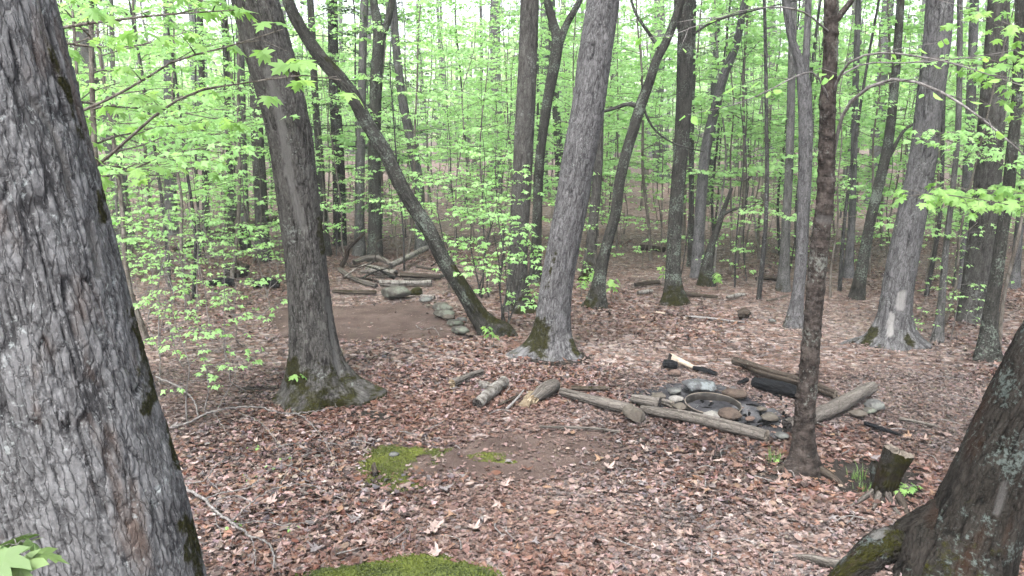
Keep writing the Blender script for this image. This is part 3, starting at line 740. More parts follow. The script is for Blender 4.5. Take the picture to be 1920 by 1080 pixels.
tree('maple_tree', 'crooked thin trunk bowing right with a low limb, mossy at its foot', [(1118, 576, 27), (1122, 540, 22), (1128, 500, 21), (1140, 450, 20), (1154, 400, 20), (1162, 340, 20), (1175, 285, 20), (1190, 235, 20), (1202, 195, 20), (1217, 155, 17), (1232, 110, 16), (1247, 82, 15), (1268, 30, 14), (1285, -30, 13)],
     M['bark_dark'], nth=56, ds=.03, bark=('plate', .004, .025, 3), seed=6, lobes=[(-20, .05, 5), (180, .08, 5)], moss=(.3, .8, 180, .15), top=8, limbs=[([(1198, 200), (1178, 195), (1152, 203), (1126, 209), (1095, 200)], (9, 4)), ([(1202, 192), (1225, 240), (1262, 268), (1320, 285)], (5, 2)), ([(1240, 95), (1215, 60), (1190, 20), (1175, -40)], (7, 4))])
tree('maple_tree', 'dark straight trunk with green mossy base between the crooked trunk and the broken snag', [(1262, 568, 36), (1262, 530, 28), (1262, 500, 26), (1267, 400, 26), (1275, 300, 27), (1282, 200, 29), (1285, 100, 29), (1286, 60, 28), (1291, 0, 16), (1294, -50, 15)],
     M['bark_dark'], nth=64, ds=.028, bark=('plate', .005, .025, 3), seed=7, lobes=[(-150, .08, 5), (-20, .08, 5), (-80, .05, 5)], moss=(.4, .9, -90, .1), top=9, limbs=[([(1284, 72), (1272, 30), (1270, -30)], (15, 12)), ([(1290, 70), (1340, 40), (1420, 18), (1500, 0)], (5, 2))])
tree('maple_tree', 'pale grey trunk forking in two high up, beside the birch', [(1490, 612, 26), (1492, 580, 22), (1497, 540, 21), (1502, 490, 22), (1506, 400, 23), (1510, 300, 25), (1510, 225, 25), (1507, 160, 25), (1498, 115, 16), (1485, 75, 14), (1474, 10, 13), (1468, -50, 12)],
     M['bark_grey'], nth=60, ds=.026, bark=('plate', .004, .022, 3), seed=8, lobes=[(-30, .05, 5), (190, .05, 5)], moss=(.28, .55, 190, .05), top=8, limbs=[([(1508, 160), (1511, 110), (1514, 50), (1517, -40)], (14, 11))])
bt, bbase, bP, bR = tree('birch_tree', 'slim reddish-brown birch trunk with peeling bark in front of the fire ring', [(1506, 884, 54), (1506, 850, 45), (1507, 810, 41), (1512, 740, 38), (1519, 665, 35), (1525, 590, 34), (1531, 520, 34), (1538, 450, 34), (1547, 375, 31), (1550, 300, 30), (1552, 200, 28), (1557, 100, 25), (1558, 0, 24), (1560, -60, 23)],
     M['bark_birch'], nth=110, ds=.011, bark=('birch', .006, .02), seed=9, lobes=[(-20, .06, 6), (190, .09, 6), (-100, .04, 6)], lobe_h=.07, swell=(.015, .1), moss=(.2, .3, 0, .0), marks=[('scar', [(1535, 410), (1558, 412)], 9, .5)], top=7,
     limbs=[([(1562, 40), (1575, 28), (1597, 0), (1615, -30)], (11, 8)), ([(1556, 190), (1560, 165), (1557, 145)], (7, 2))])
tree('maple_tree', 'broad weathered trunk with a white bare wound and fluted roots at its foot', [(1675, 642, 70), (1677, 600, 58), (1682, 550, 57), (1692, 490, 55), (1710, 400, 51), (1730, 300, 48), (1742, 200, 46), (1755, 100, 47), (1763, 0, 45), (1768, -50, 44)],
     M['bark_grey'], nth=110, ds=.018, bark=('plate', .008, .03, 3), seed=10, lobes=[(-60, .13, 14), (-105, .13, 14), (-25, .12, 12), (-140, .10, 12), (175, .24, 10), (40, .1, 6)], lobe_h=.12, swell=(.04, .2),
     marks=[('scar', [(1690, 552), (1688, 572)], 10, .75), ('scar', [(1672, 590), (1668, 625)], 7, .8), ('moss', [(1622, 640), (1640, 622)], 10, 1.0), ('moss', [(1700, 635), (1712, 648)], 8, .9), ('moss', [(1650, 650), (1655, 660)], 6, .8)], top=9,
     roots=[([(1655, 640), (1625, 640), (1595, 642), (1560, 648)], [.10, .04, .01, -.03], [.06, .045, .03, .015], .8)])
tree('maple_tree', 'thin dark brown trunk standing in front of the broad rough trunk at the right edge', [(1850, 672, 36), (1852, 640, 29), (1857, 590, 25), (1868, 520, 23), (1880, 430, 21), (1887, 390, 21), (1897, 290, 20), (1905, 210, 18), (1910, 100, 17), (1913, 0, 16)],
     M['bark_dark'], nth=52, ds=.028, bark=('plate', .004, .025, 3), seed=11, lobes=[(-30, .04, 4), (200, .06, 4)], top=8)
tree('maple_tree', 'broad rough two-toned grey trunk behind the thin dark trunk at the right', [(1829, 598, 62), (1830, 560, 54), (1835, 500, 50), (1845, 400, 46), (1855, 300, 44), (1860, 200, 42), (1867, 100, 38), (1873, 0, 36)],
     M['bark_maple'], nth=72, ds=.03, bark=('plate', .009, .035, 3), seed=12, lobes=[(-30, .08, 4), (200, .1, 4)], top=9)
tree('maple_tree', 'pole-thin trunk rising beside the wounded broad trunk', [(1757, 640, 16), (1765, 570, 13), (1775, 450, 11), (1787, 350, 10), (1797, 225, 10), (1800, 0, 9)],
     M['bark_far'], nth=30, ds=.05, bark=('plate', .002, .02, 3), seed=13, top=7, crown=False)
tree('maple_tree', 'dark forked trunk leaning right behind the wounded broad trunk', [(1606, 560, 24), (1614, 515, 20), (1630, 425, 19), (1647, 350, 19), (1664, 275, 18), (1676, 175, 16), (1685, 60, 14), (1690, -20, 13)],
     M['bark_dark'], nth=44, ds=.035, bark=('plate', .004, .025, 3), seed=14, moss=(.5, .5, 0, .3), top=9, limbs=[([(1655, 310), (1672, 285), (1695, 245), (1725, 225), (1760, 195)], (9, 3))])
t12, b12, P12, R12 = tree('oak_tree', 'dark lichen-spotted trunk with a hooked mossy root, leaning out past the stump', [(1790, 1105, 205), (1820, 1000, 172), (1862, 900, 150), (1912, 790, 142), (1962, 690, 138), (2012, 590, 136), (2062, 480, 132), (2152, 250, 128), (2242, 0, 124)],
     M['bark_fg'], Y=3.85, nth=180, ds=.011, bark=('plate', .010, .034, 2.6), seed=15, lobes=[(-150, .10, 4), (-95, .07, 7), (20, .06, 5)], lobe_h=.2, swell=(.0, .2), lump=.12,
     moss=(.25, .45, 200, .1), marks=[('scar', [(1870, 960), (1885, 905)], 9, .5), ('moss', [(1735, 1045), (1722, 1085)], 14, .8), ('moss', [(1690, 985), (1730, 950)], 9, .6)], top=7)
# hooked root of that trunk
def root_part(parent, base, pts, radii, mat, seed, nth=90, ds=.009, bark=('plate', .008, .028, 2.4), moss=None, marks=(), name='root'):
    bb, _ = trunk_buf([tuple(p) for p in pts], radii, nth, ds, bark, seed, lump=.22, moss=moss, marks=marks)
    for v in bb.v: v -= np.array(base, np.float32)
    return link(name, bb.mesh(name, mat), parent)
rp = [at(1835, 945, 3.90), at(1775, 972, 3.88), at(1726, 1000, 3.88), at(1688, 1020, 3.89), at(1650, 1042, 3.90), at(1612, 1066, 3.92), at(1576, 1092, 3.95), at(1545, 1118, 3.98)]
for k, (x_, y_, l_) in enumerate([(1650, 1046, .05), (1612, 1070, .035), (1576, 1092, .02), (1545, 1112, -.01)]): rp[4 + k] = G(x_, y_, l_)
root_part(t12, b12, rp, [.11, .118, .112, .105, .095, .078, .056, .03], M['bark_fg'], 31, marks=[('moss', [(1680, 1010), (1620, 1045), (1570, 1080)], 24, .9), ('scar', [(1640, 1005), (1662, 994)], 8, 1)])
root_part(t12, b12, [at(1735, 1000, 3.80), at(1722, 1045, 3.73), at(1700, 1090, 3.70), at(1680, 1130, 3.68)], [.07, .075, .07, .06], M['bark_fg'], 32)
root_part(t12, b12, [G(1580, 1072, .03), G(1550, 1065, .03), G(1520, 1054, .02), G(1492, 1044, .0)], [.03, .026, .022, .014], M['wood_grey'], 33, 24, .012, ('grain', .003, .02))

# trunks in the middle distance
def mid(label, px, Y, mat='bark_far', seed=40, **kw):
    kw.setdefault('nth', 36); kw.setdefault('ds', .05); kw.setdefault('bark', ('plate', .006, .03, 3)); kw.setdefault('top', 11); kw.setdefault('swell', (.04, .25))
    return tree('maple_tree', label, px, M[mat], Y=None, seed=seed, extra=.2, **kw)
mid('dark forked trunk standing behind the pile of fallen birch logs', [(703, 490, 26), (703, 400, 24), (702, 300, 23), (705, 150, 22), (710, 65, 21), (700, 0, 13), (690, -60, 12)], 19, 'bark_dark', 41, limbs=[([(712, 75), (727, 40), (735, 0), (740, -50)], (14, 11))])
mid('short-looking brown trunk just left of the dark forked trunk', [(673, 480, 20), (674, 450, 18), (675, 325, 17), (677, 260, 16), (680, 100, 15), (684, -20, 14)], 20, 'bark_far', 42)
mid('dim dark trunk half hidden at the left side of the scarred maple', [(492, 490, 26), (490, 390, 24), (482, 250, 22), (476, 100, 20), (470, -20, 19)], 15, 'bark_maple', 43)
mid('narrow dark trunk showing just right of the scarred maple', [(612, 480, 16), (605, 400, 15), (600, 300, 14), (592, 200, 13), (585, 60, 12), (580, -30, 12)], 15, 'bark_dark', 44)
mid('bowed trunk seen beyond the steeply leaning dark trunk', [(790, 470, 20), (785, 350, 19), (770, 260, 18), (757, 200, 17), (745, 110, 15), (735, -20, 14)], 24, 'bark_far', 45)
mid('dark trunk with a burl and high fork behind the leaning grey trunk', [(1003, 530, 22), (1005, 475, 19), (1012, 300, 18), (1025, 200, 18), (1045, 80, 22), (1036, 40, 15), (1020, -20, 13)], 13.5, 'bark_dark', 46, limbs=[([(1046, 85), (1065, 40), (1085, 5), (1100, -40)], (14, 9))], moss=(.2, .4, 0, 0), nth=44, ds=.04)
mid('grey trunk with mossy flared foot behind the crooked thin trunk', [(1107, 524, 26), (1107, 490, 21), (1112, 420, 19), (1120, 330, 18), (1123, 230, 17), (1126, 100, 15), (1130, -20, 14)], 13.8, 'bark_maple', 47, moss=(.4, .9, -90, .1), lobes=[(-30, .1, 4), (200, .1, 4)], nth=44, ds=.04)
mid('pale grey trunk leaning right beyond the dark straight trunk', [(1308, 520, 22), (1311, 430, 20), (1322, 290, 19), (1338, 215, 18), (1358, 140, 17), (1378, 90, 14), (1400, -10, 12)], 15, 'bark_grey', 48)
mid('thin dark trunk close beside the dark straight trunk', [(1296, 500, 11), (1296, 420, 10), (1297, 250, 9), (1300, 60, 9), (1302, -20, 8)], 17, 'bark_dark', 49)
mid('straight dim trunk left of the pale forked trunk', [(1468, 545, 20), (1471, 480, 17), (1475, 400, 16), (1480, 300, 15), (1484, 150, 14), (1488, -20, 13)], 12.7, 'bark_far', 50, moss=(.25, .6, 180, 0))
mid('wide pale trunk standing in the far left of the wood', [(320, 440, 24), (320, 350, 22), (318, 200, 20), (316, 0, 18)], 27, 'bark_grey', 51)
mid('slim dark trunk above the fallen log at the left', [(386, 455, 14), (385, 325, 12), (380, 190, 11), (374, 0, 10)], 23, 'bark_dark', 52)
mid('dark narrow trunk rising through the leaves near the fallen log', [(434, 460, 14), (430, 300, 12), (425, 150, 11), (418, 0, 10)], 22, 'bark_dark', 53)
mid('grey slim trunk left of the scarred maple, above the black log', [(462, 470, 15), (456, 300, 14), (452, 150, 14), (448, 0, 13)], 21, 'bark_far', 54)
mid('thin grey trunk nearest to the great plated trunk in the left thicket', [(217, 430, 10), (216, 330, 9), (212, 150, 8), (208, 0, 8)], 26, 'bark_far', 55)
mid('grey trunk in the gap right of the birch', [(1590, 520, 14), (1596, 430, 13), (1600, 330, 12), (1606, 100, 11), (1610, -20, 10)], 21, 'bark_grey', 56)
mid('mid grey trunk behind the pole-thin trunk at the right', [(1800, 540, 20), (1808, 420, 18), (1815, 300, 17), (1822, 150, 16), (1828, -20, 15)], 14.5, 'bark_grey', 57)
mid('pale far trunk at the right edge beyond the thin dark trunk', [(1900, 540, 16), (1908, 460, 15), (1916, 380, 14), (1935, 200, 13)], 16, 'bark_grey', 58)
# snag
sn, sb_, sP, sR = mid('broken dead snag with a splintered top and one bare side limb', [(1324, 535, 30), (1326, 500, 20), (1334, 460, 13), (1345, 430, 11), (1353, 405, 10), (1362, 380, 8), (1372, 352, 6)], 13.2, 'bark_dark', 59, top=0, crown=False, moss=(.3, .9, -150, 0),
    limbs=[([(1352, 405), (1372, 394), (1400, 386), (1428, 376)], (6, 2))])

# ------------------------------------------------------------------ logs, sticks, stones of the camp
def cap(parent, info, which, mat, base, jag=.01, name='cut_end'):
    ring = info['v'][0 if which == 0 else -1] - np.array(base); c = ring.mean(0); n = len(ring); T = info['T'][0 if which == 0 else -1]
    rg = np.random.default_rng(int(abs(c[0]) * 1000)); b = Buf()
    L = [ring]
    for f in (.75, .45, .18): L.append(c + (ring - c) * f + T * (rg.normal(0, jag, (n, 1))))
    V = np.concatenate(L + [c[None]]); q = []
    for k in range(3):
        for i in range(n):
            a, d = k * n + i, k * n + (i + 1) % n; q.append((a, d, d + n, a + n))
    t_ = [(3 * n + i, 3 * n + (i + 1) % n, 4 * n) for i in range(n)]
    b.add(V, q, t_); link(name, b.mesh(name, mat, False), parent)
def log(name, label, px, mat, ends, cat='log', lift=.86, bark=('grain', .011, .034), seed=0, nth=44, ds=.015, jag=(0, 0), group=None, zs=None, moss=None, lump=.17, cjag=.006, marks=()):
    P, R = [], []
    for k, (x, y, w) in enumerate(px):
        g = G(x, y + w * .42); r = w / 2 * 1.1 * g.y / F; P.append(Vector((g.x, g.y, g.z + r * lift + .022 + (zs[k] if zs else 0)))); R.append(r)
    base = Vector((P[0].x, P[0].y, gh(P[0].x, P[0].y)))
    b, info = trunk_buf([tuple(p) for p in P], R, nth, ds, bark, seed, lump=lump, jag=jag, moss=moss, marks=marks)
    th = thing(name, label, cat, base, group)
    for v in b.v: v -= np.array(base, np.float32)
    link('log_body', b.mesh('log_body', mat), th)
    cap(th, info, 0, ends[0], base, cjag); cap(th, info, 1, ends[1], base, cjag)
    return th, base
W, WB, CH = M['wood_grey'], M['wood_brown'], M['char']
CG, CC, CPL = M['cut_grey'], M['cut_char'], M['cut_pale']
log('log', 'weathered grey log reaching left from the upright stone to the split firewood', [(1052, 739, 15), (1085, 748, 18), (1130, 760, 19), (1185, 773, 19)], W, (CG, CG), seed=61)
log('log', 'long weathered grey log along the front of the fire ring', [(1203, 772, 12), (1225, 776, 18), (1300, 789, 21), (1380, 808, 22), (1437, 823, 23)], W, (CG, CG), seed=62)
log('log', 'short grey log with a charred black end beside the fire ring', [(1186, 752, 17), (1210, 757, 22), (1236, 762, 23)], W, (CG, CC), seed=63)
log('log', 'small grey half log wedged next to the charred short log', [(1243, 758, 11), (1260, 764, 12)], W, (CG, CG), seed=64)
log('log', 'dark weathered log behind the fire ring, lying against the charred log', [(1376, 690, 13), (1400, 697, 17), (1440, 708, 17), (1494, 723, 17), (1566, 745, 15)], WB, (CC, CG), seed=65, zs=[.05, .04, .02, .02, 0])
log('log', 'blackened charred log in front of the dark weathered log', [(1414, 722, 17), (1440, 728, 23), (1470, 734, 23), (1500, 742, 20)], CH, (CC, CC), seed=66, bark=('plate', .008, .03, 1.5))
log('log', 'small charred chunk under the end of the dark weathered log', [(1384, 722, 8), (1400, 716, 10)], CH, (CC, CC), seed=67)
log('log', 'big cracked grey log propped on stones behind the birch', [(1474, 804, 25), (1520, 788, 27), (1570, 768, 27), (1612, 748, 25), (1631, 740, 22)], W, (CC, CG), seed=68, nth=64, ds=.01, bark=('grain', .016, .05), zs=[0, 0, .01, .03, .04], jag=(0, .03))
log('stick', 'black charred stick in the leaves right of the propped grey log', [(1622, 799, 8), (1650, 808, 9), (1690, 821, 6)], CH, (CC, CC), 'stick', seed=69)
log('stick', 'pale grey stick in the leaves beyond the black charred stick', [(1688, 790, 6), (1715, 795, 6), (1758, 805, 4)], W, (CG, CG), 'stick', seed=70)
log('firewood', 'half burnt white log with a blackened knob end behind the fire ring', [(1258, 681, 19), (1272, 684, 12), (1298, 692, 8)], M['white_wood'], (CC, CPL), seed=71, jag=(.02, .02), zs=[.02, .02, .0])
log('firewood', 'charred black knob at the end of the white burnt log', [(1246, 686, 15), (1258, 688, 17), (1268, 690, 13)], CH, (CC, CC), seed=72, bark=('plate', .012, .03, 1))
log('stick', 'charred black tail of wood beyond the white burnt log', [(1300, 694, 7), (1320, 698, 9), (1343, 705, 7)], CH, (CC, CC), 'stick', seed=73)
log('firewood', 'short grey firewood with a pale broken end', [(851, 722, 16), (866, 716, 13), (882, 708, 11), (903, 701, 10)], W, (M['rot'], CG), seed=74, jag=(.03, 0), cjag=.015)
log('firewood', 'white birch firewood with a brown peeled lower end', [(895, 762, 17), (912, 748, 20), (930, 732, 20), (946, 720, 17)], M['birch_log'], (CC, CG), seed=75, bark=('birch', .006, .02))
log('firewood', 'small knobbly piece of pale bark beside the birch firewood', [(900, 724, 9), (912, 727, 12), (922, 730, 9)], M['birch_log'], (CC, CC), seed=76, bark=('plate', .012, .03, 1))
fw, fb = log('firewood', 'rotten stump chunk torn open to crumbly yellow wood', [(1040, 726, 24), (1028, 733, 29), (1014, 741, 28), (1006, 748, 20)], W, (CG, M['rot']), seed=77, jag=(0, .05), cjag=.02, bark=('grain', .010, .04))
for k, (x, y, w) in enumerate([(1000, 740, 17), (992, 748, 20), (984, 757, 16), (1002, 752, 15)]):
    g = G(x, y + w * .4); r = w / 2 * g.y / F
    bm = bmesh.new(); bmesh.ops.create_icosphere(bm, subdivisions=3, radius=1)
    for vv_ in bm.verts:
        n_ = float(fbm(np.array(vv_.co) * 1.7 + k * 9, 3, 7)); n2_ = float(vnoise(np.array(vv_.co) * 6 + k, 8))
        vv_.co *= (.55 + .8 * n_ + .3 * n2_)
    me = bpy.data.meshes.new('torn_wood'); bm.to_mesh(me); bm.free(); me.materials.append(M['rot'])
    o = link('torn_wood', me, fw, Vector((g.x, g.y, g.z + r * .7)) - fb); o.scale = (r * 1.2, r * 1.1, r)
log('stick', 'dark splinter of wood beside the torn stump chunk', [(934, 764, 5), (955, 754, 7), (976, 744, 6)], WB, (CC, CC), 'stick', seed=78, nth=16)
log('stick', 'thin grey stick leaning on the torn stump chunk', [(949, 772, 4), (966, 760, 4), (982, 747, 3)], M['branch_grey'], (CG, CG), 'stick', seed=79, nth=12, zs=[0, .02, .05])
log('log', 'thin mossy dark log behind the grey log by the split firewood', [(1072, 731, 8), (1100, 733, 9), (1140, 733, 8)], WB, (CG, CG), seed=80, moss=(9, .5, 90, .2))
log('stick', 'long thin stick lying across the trampled leaves before the logs', [(1012, 805, 5), (1070, 807, 6), (1120, 809, 6), (1160, 815, 4)], W, (CG, CG), 'stick', seed=81, nth=16)
log('stick', 'long pale stick lying far out on the leaves', [(1285, 596, 3), (1320, 599, 4), (1360, 603, 4), (1396, 609, 3)], M['branch_grey'], (CG, CG), 'stick', seed=82, nth=12)
log('stick', 'short pale stick at the end of the long far stick', [(1230, 588, 3), (1247, 591, 3)], M['white_wood'], (CG, CG), 'stick', seed=83, nth=12)
log('stump', 'low black rotten stump on the far leaves', [(1384, 593, 14), (1396, 592, 17), (1404, 595, 12)], WB, (CC, CC), 'stump', seed=84, bark=('plate', .03, .05, 1))
# fallen wood behind the earth pad
gp = 'fallen logs piled behind the earth pad'
BL = M['birch_log']
log('log', 'white birch log lying along the ground behind the lichened boulder', [(714, 534, 11), (738, 535, 12), (765, 534, 10), (809, 533, 11)], BL, (CC, CC), seed=85, group=gp)
log('log', 'birch log slanting up across the woodpile to the right', [(733, 513, 10), (765, 496, 11), (800, 478, 9)], BL, (CC, CC), seed=86, group=gp, zs=[.1, .1, .1])
log('log', 'dark log lying flat in the middle of the woodpile', [(752, 518, 10), (790, 521, 11), (826, 523, 9)], WB, (CC, CC), seed=87, group=gp)
log('log', 'slightly bowed grey log at the top of the woodpile', [(664, 499, 9), (690, 495, 10), (712, 496, 10), (735, 501, 8)], W, (CC, CC), seed=88, group=gp, zs=[.04, .08, .08, .02])
log('log', 'thick mossy log end in the heart of the woodpile', [(690, 508, 15), (715, 512, 14), (742, 516, 12)], BL, (CC, CC), seed=89, group=gp, moss=(9, .4, 90, .4))
log('log', 'grey pole sloping down at the left of the woodpile', [(636, 508, 8), (668, 527, 8), (706, 539, 7)], W, (CC, CC), seed=90, group=gp)
log('log', 'low mossy root log along the leaves left of the lichened boulder', [(624, 549, 5), (660, 551, 7), (705, 551, 8)], WB, (CC, CC), seed=91, moss=(9, .5, 90, .3))
log('log', 'small white birch end beside the mossy boulder', [(790, 559, 7), (815, 561, 7)], BL, (CC, CC), seed=92)
def stick(label, px, Y0, w, mat, lifts=None, name='dead_branch', cat='branch', group=None):
    P = [at(x, y, Y0) for x, y in px]; base = Vector((P[0].x, P[0].y, gh(P[0].x, P[0].y)))
    C, _ = catmull(np.array([tuple(p - base) for p in P]), 4 * len(P)); b = Buf(); tube(b, C, np.linspace(w[0], w[1], len(C)) / 2 * Y0 / F, 8)
    return tag(link(name, b.mesh(name, mat), None, base), label, cat, group)
Yp = G(700, 545).y
rg = np.random.default_rng(64)
for k in range(16):
    x = rg.uniform(625, 830); y = rg.uniform(498, 540); l = rg.uniform(25, 75); a_ = rg.uniform(-.7, .5) + (3.14 if rg.random() < .3 else 0); m_ = (x + l * .5 * math.cos(a_), y + l * .4 * math.sin(a_) - rg.uniform(0, 8))
    stick('thin dead stick tangled in the woodpile behind the earth pad', [(x, y), m_, (x + l * math.cos(a_), y + l * .8 * math.sin(a_) - 6)], Yp + rg.uniform(-.5, 1.5), (rg.uniform(3, 7), 2), [W, WB, BL, M['bark_dark']][k % 4], group='dead sticks tangled in the woodpile')
stick('dark crooked dead branch rearing up from the left of the woodpile', [(640, 500), (650, 480), (653, 467), (668, 452), (684, 438)], Yp + .4, (10, 4), WB)
stick('pale thin branch arching over the woodpile', [(700, 490), (707, 470), (704, 455), (730, 446), (757, 439)], Yp + .3, (2.5, 2), W)
stick('thin bare branch crossing down over the woodpile', [(706, 470), (720, 487), (735, 505)], Yp - .2, (2.5, 2), W)
stick('dead twig slanting beside the scarred maple near the woodpile', [(605, 430), (625, 450), (640, 475), (655, 500)], Yp - .3, (3, 2), W)
log('log', 'long fallen trunk with a pale torn end, far behind the left thicket', [(325, 484, 6), (345, 479, 11), (378, 476, 16), (440, 468, 20), (505, 458, 18), (560, 452, 16)], WB, (M['rot'], CC), seed=93, marks=[('scar', [(325, 482), (345, 477), (375, 471)], 5, 1)], zs=[.1, .15, .2, .3, .4, .5], bark=('grain', .02, .06))
log('stump', 'dark decayed stump below the long fallen trunk', [(425, 512, 26), (445, 508, 30), (462, 512, 22)], WB, (CC, CC), 'stump', seed=94, bark=('plate', .05, .1, 1), lump=.3)
log('log', 'black mossy lump of rotten log in front of the dark decayed stump', [(474, 536, 12), (500, 532, 18), (522, 537, 12)], CH, (CC, CC), seed=95, bark=('plate', .03, .06, 1), moss=(9, .35, 90, .2))
log('log', 'low dark root mound at the left of the decayed stump', [(392, 536, 8), (415, 530, 14), (438, 534, 10)], CH, (CC, CC), seed=96, bark=('plate', .03, .06, 1))
# pieces farther back on the right
for k, (lab, px, mm) in enumerate([('mossy log lying left of the dark straight trunk', [(1190, 537, 8), (1215, 533, 9), (1236, 532, 8)], WB), ('pale stump end showing beside that mossy log', [(1196, 552, 7), (1212, 550, 8), (1222, 549, 7)], BL),
        ('low mossy log running right from the dark straight trunk', [(1282, 553, 7), (1310, 557, 7), (1345, 560, 5)], WB), ('white log end lying left of the pale forked trunk', [(1362, 561, 6), (1383, 557, 9), (1395, 556, 7)], BL),
        ('brown rotten log far behind the pale forked trunk', [(1418, 526, 8), (1445, 524, 9), (1458, 527, 8)], WB), ('dark fallen log deep in the wood between the thin trunks', [(1200, 466, 10), (1225, 468, 11), (1245, 471, 11)], WB),
        ('thin pale pole slanting at the foot of the pale forked trunk', [(1438, 567, 3), (1460, 561, 3), (1478, 556, 3)], W)]):
    log('log', lab, px, mm, (CC, CC), seed=97 + k, nth=20, ds=.04, moss=(9, .45, 90, .3) if k in (0, 2) else None)

# stones
def stone(label, px, py, w, h, mat, seed, group=None, name='stone', rot=0.0, tall=None, facet=.35, sub=4, flat=1.0):
    g = G(px, py + h * .40); wx = 1.12 * w * g.y / F; hz = max(.35 * wx, h * g.y / F * 1.0 - .24 * wx) if tall is None else tall
    hz *= 1.25 * flat
    bm = bmesh.new(); bmesh.ops.create_icosphere(bm, subdivisions=sub, radius=1)
    V = np.array([tuple(v.co) for v in bm.verts]); rg = np.random.default_rng(seed)
    f1 = fbm(V * .9 + seed * 3.1, 3, seed); F1, F2, cid = voro(V * 1.1 + seed, seed)
    r = .80 + .45 * (f1 - .5) + facet * .30 * (F1 - .45) + .06 * (fbm(V * 5 + seed, 3, 3) - .5)
    V = V * r[:, None]
    for _ in range(9):
        n_ = unit(rg.normal(0, 1, 3) + [0, 0, .25]); h_ = rg.uniform(.50, .78); V = V - n_ * (np.maximum(0, V @ n_ - h_) * .92)[:, None]
    V[:, 2] = np.where(V[:, 2] < -.35, -.35 + (V[:, 2] + .35) * .2, V[:, 2])
    V = V / np.abs(V).max(0)
    for v, c in zip(bm.verts, V): v.co = Vector(c)
    for f in bm.faces: f.smooth = True
    me = bpy.data.meshes.new(name)
    sc = Vector((wx / 2, wx / 2 * rg.uniform(.75, .95), hz / 2)); a = rg.uniform(-.4, .4)
    bm.transform(Matrix.Rotation(a, 4, 'Z') @ Matrix.Diagonal((*sc, 1))); bm.transform(Matrix.Rotation(rot, 4, 'Y'))
    bm.to_mesh(me); bm.free(); me.materials.append(mat)
    return tag(link(name, me, None, (g.x, g.y + .15 * wx, g.z + hz * .36 + .022)), label, 'stone', group)
for k, a in enumerate([('grey-beige round stone beside the charred short log, at the ring', 1236, 747, 27, 17, 'rock_tan'), ('flat grey stone behind the white stone of the fire ring', 1265, 738, 25, 13, 'rock_grey'), ('whitish angular stone at the left of the fire ring', 1268, 751, 27, 19, 'rock_pale'),
        ('brown oval stone touching the left edge of the steel ring', 1275, 768, 30, 15, 'rock_tan'), ('wide ash-grey rock with bluish top behind the steel ring', 1312, 731, 62, 27, 'rock_ash'), ('flat dark brown rock behind the right of the steel ring', 1378, 743, 44, 23, 'rock_brown'),
        ('pale rounded stone in front of the steel ring', 1335, 783, 34, 24, 'rock_pale'), ('large dark brown boulder in front of the steel ring', 1369, 779, 44, 33, 'rock_brown'), ('small reddish stone in the ash right of the dark boulder', 1407, 790, 18, 14, 'rock_red'),
        ('tan angular stone in the ash near the birch', 1445, 786, 32, 20, 'rock_tan'), ('small flat tan stone in the ash behind the angular one', 1428, 772, 20, 9, 'rock_tan'), ('reddish brown stone alone in the leaves by the white burnt log', 1264, 703, 26, 14, 'rock_red'),
        ('grey stone under the dark end of the propped log', 1466, 822, 26, 13, 'rock_grey'), ('greenish grey stone under the raised end of the propped log', 1641, 763, 36, 28, 'rock_grey'), ('long tan stone below the propped log', 1612, 780, 36, 19, 'rock_tan'), ('lichened small stone between the two under the propped log', 1633, 774, 26, 15, 'rock_lich')]):
    stone(a[0], *a[1:5], M[a[5]], 200 + k, 'stones round the fire ring' if k < 11 else None)
stone('tall smooth grey stone leaning against the long front log', 1189, 779, 47, 37, M['rock_tan'], 231, rot=.5, facet=.1)
gp = 'stones edging the earth pad'
for k, a in enumerate([('flat far end stone of the row edging the earth pad', 798, 564, 24, 10, 'rock_grey'), ('little stone second from the far end of the pad edging', 804, 575, 13, 8, 'rock_tan'), ('wide lichened stone of the pad edging, next to the little one', 829, 579, 40, 16, 'rock_lich'), ('domed grey stone of the pad edging', 833, 591, 38, 16, 'rock_lich'),
        ('thin flat stone in the middle of the pad edging', 843, 599, 26, 8, 'rock_tan'), ('flat stone on the outer side of the pad edging', 866, 603, 22, 9, 'rock_grey'), ('rough stone of the pad edging with a pale top', 853, 609, 30, 13, 'rock_lich'), ('big rounded stone near the leaning trunk end of the pad edging', 863, 621, 37, 21, 'rock_lich'), ('dark stone closing the row at the leaning trunk', 883, 629, 20, 11, 'rock_brown')]):
    stone(a[0], *a[1:5], M[a[5]], 240 + k, gp, sub=3, flat=.85)
stone('large lichened boulder at the back of the earth pad', 740, 552, 56, 25, M['rock_lich'], 260, name='boulder')
stone('small boulder capped with green moss beside the lichened boulder', 779, 549, 24, 22, M['rock_moss'], 261, name='boulder')
stone('small grey stone lying on the far leaves near the pale forked trunk', 1448, 604, 14, 7, M['rock_grey'], 262, sub=2)

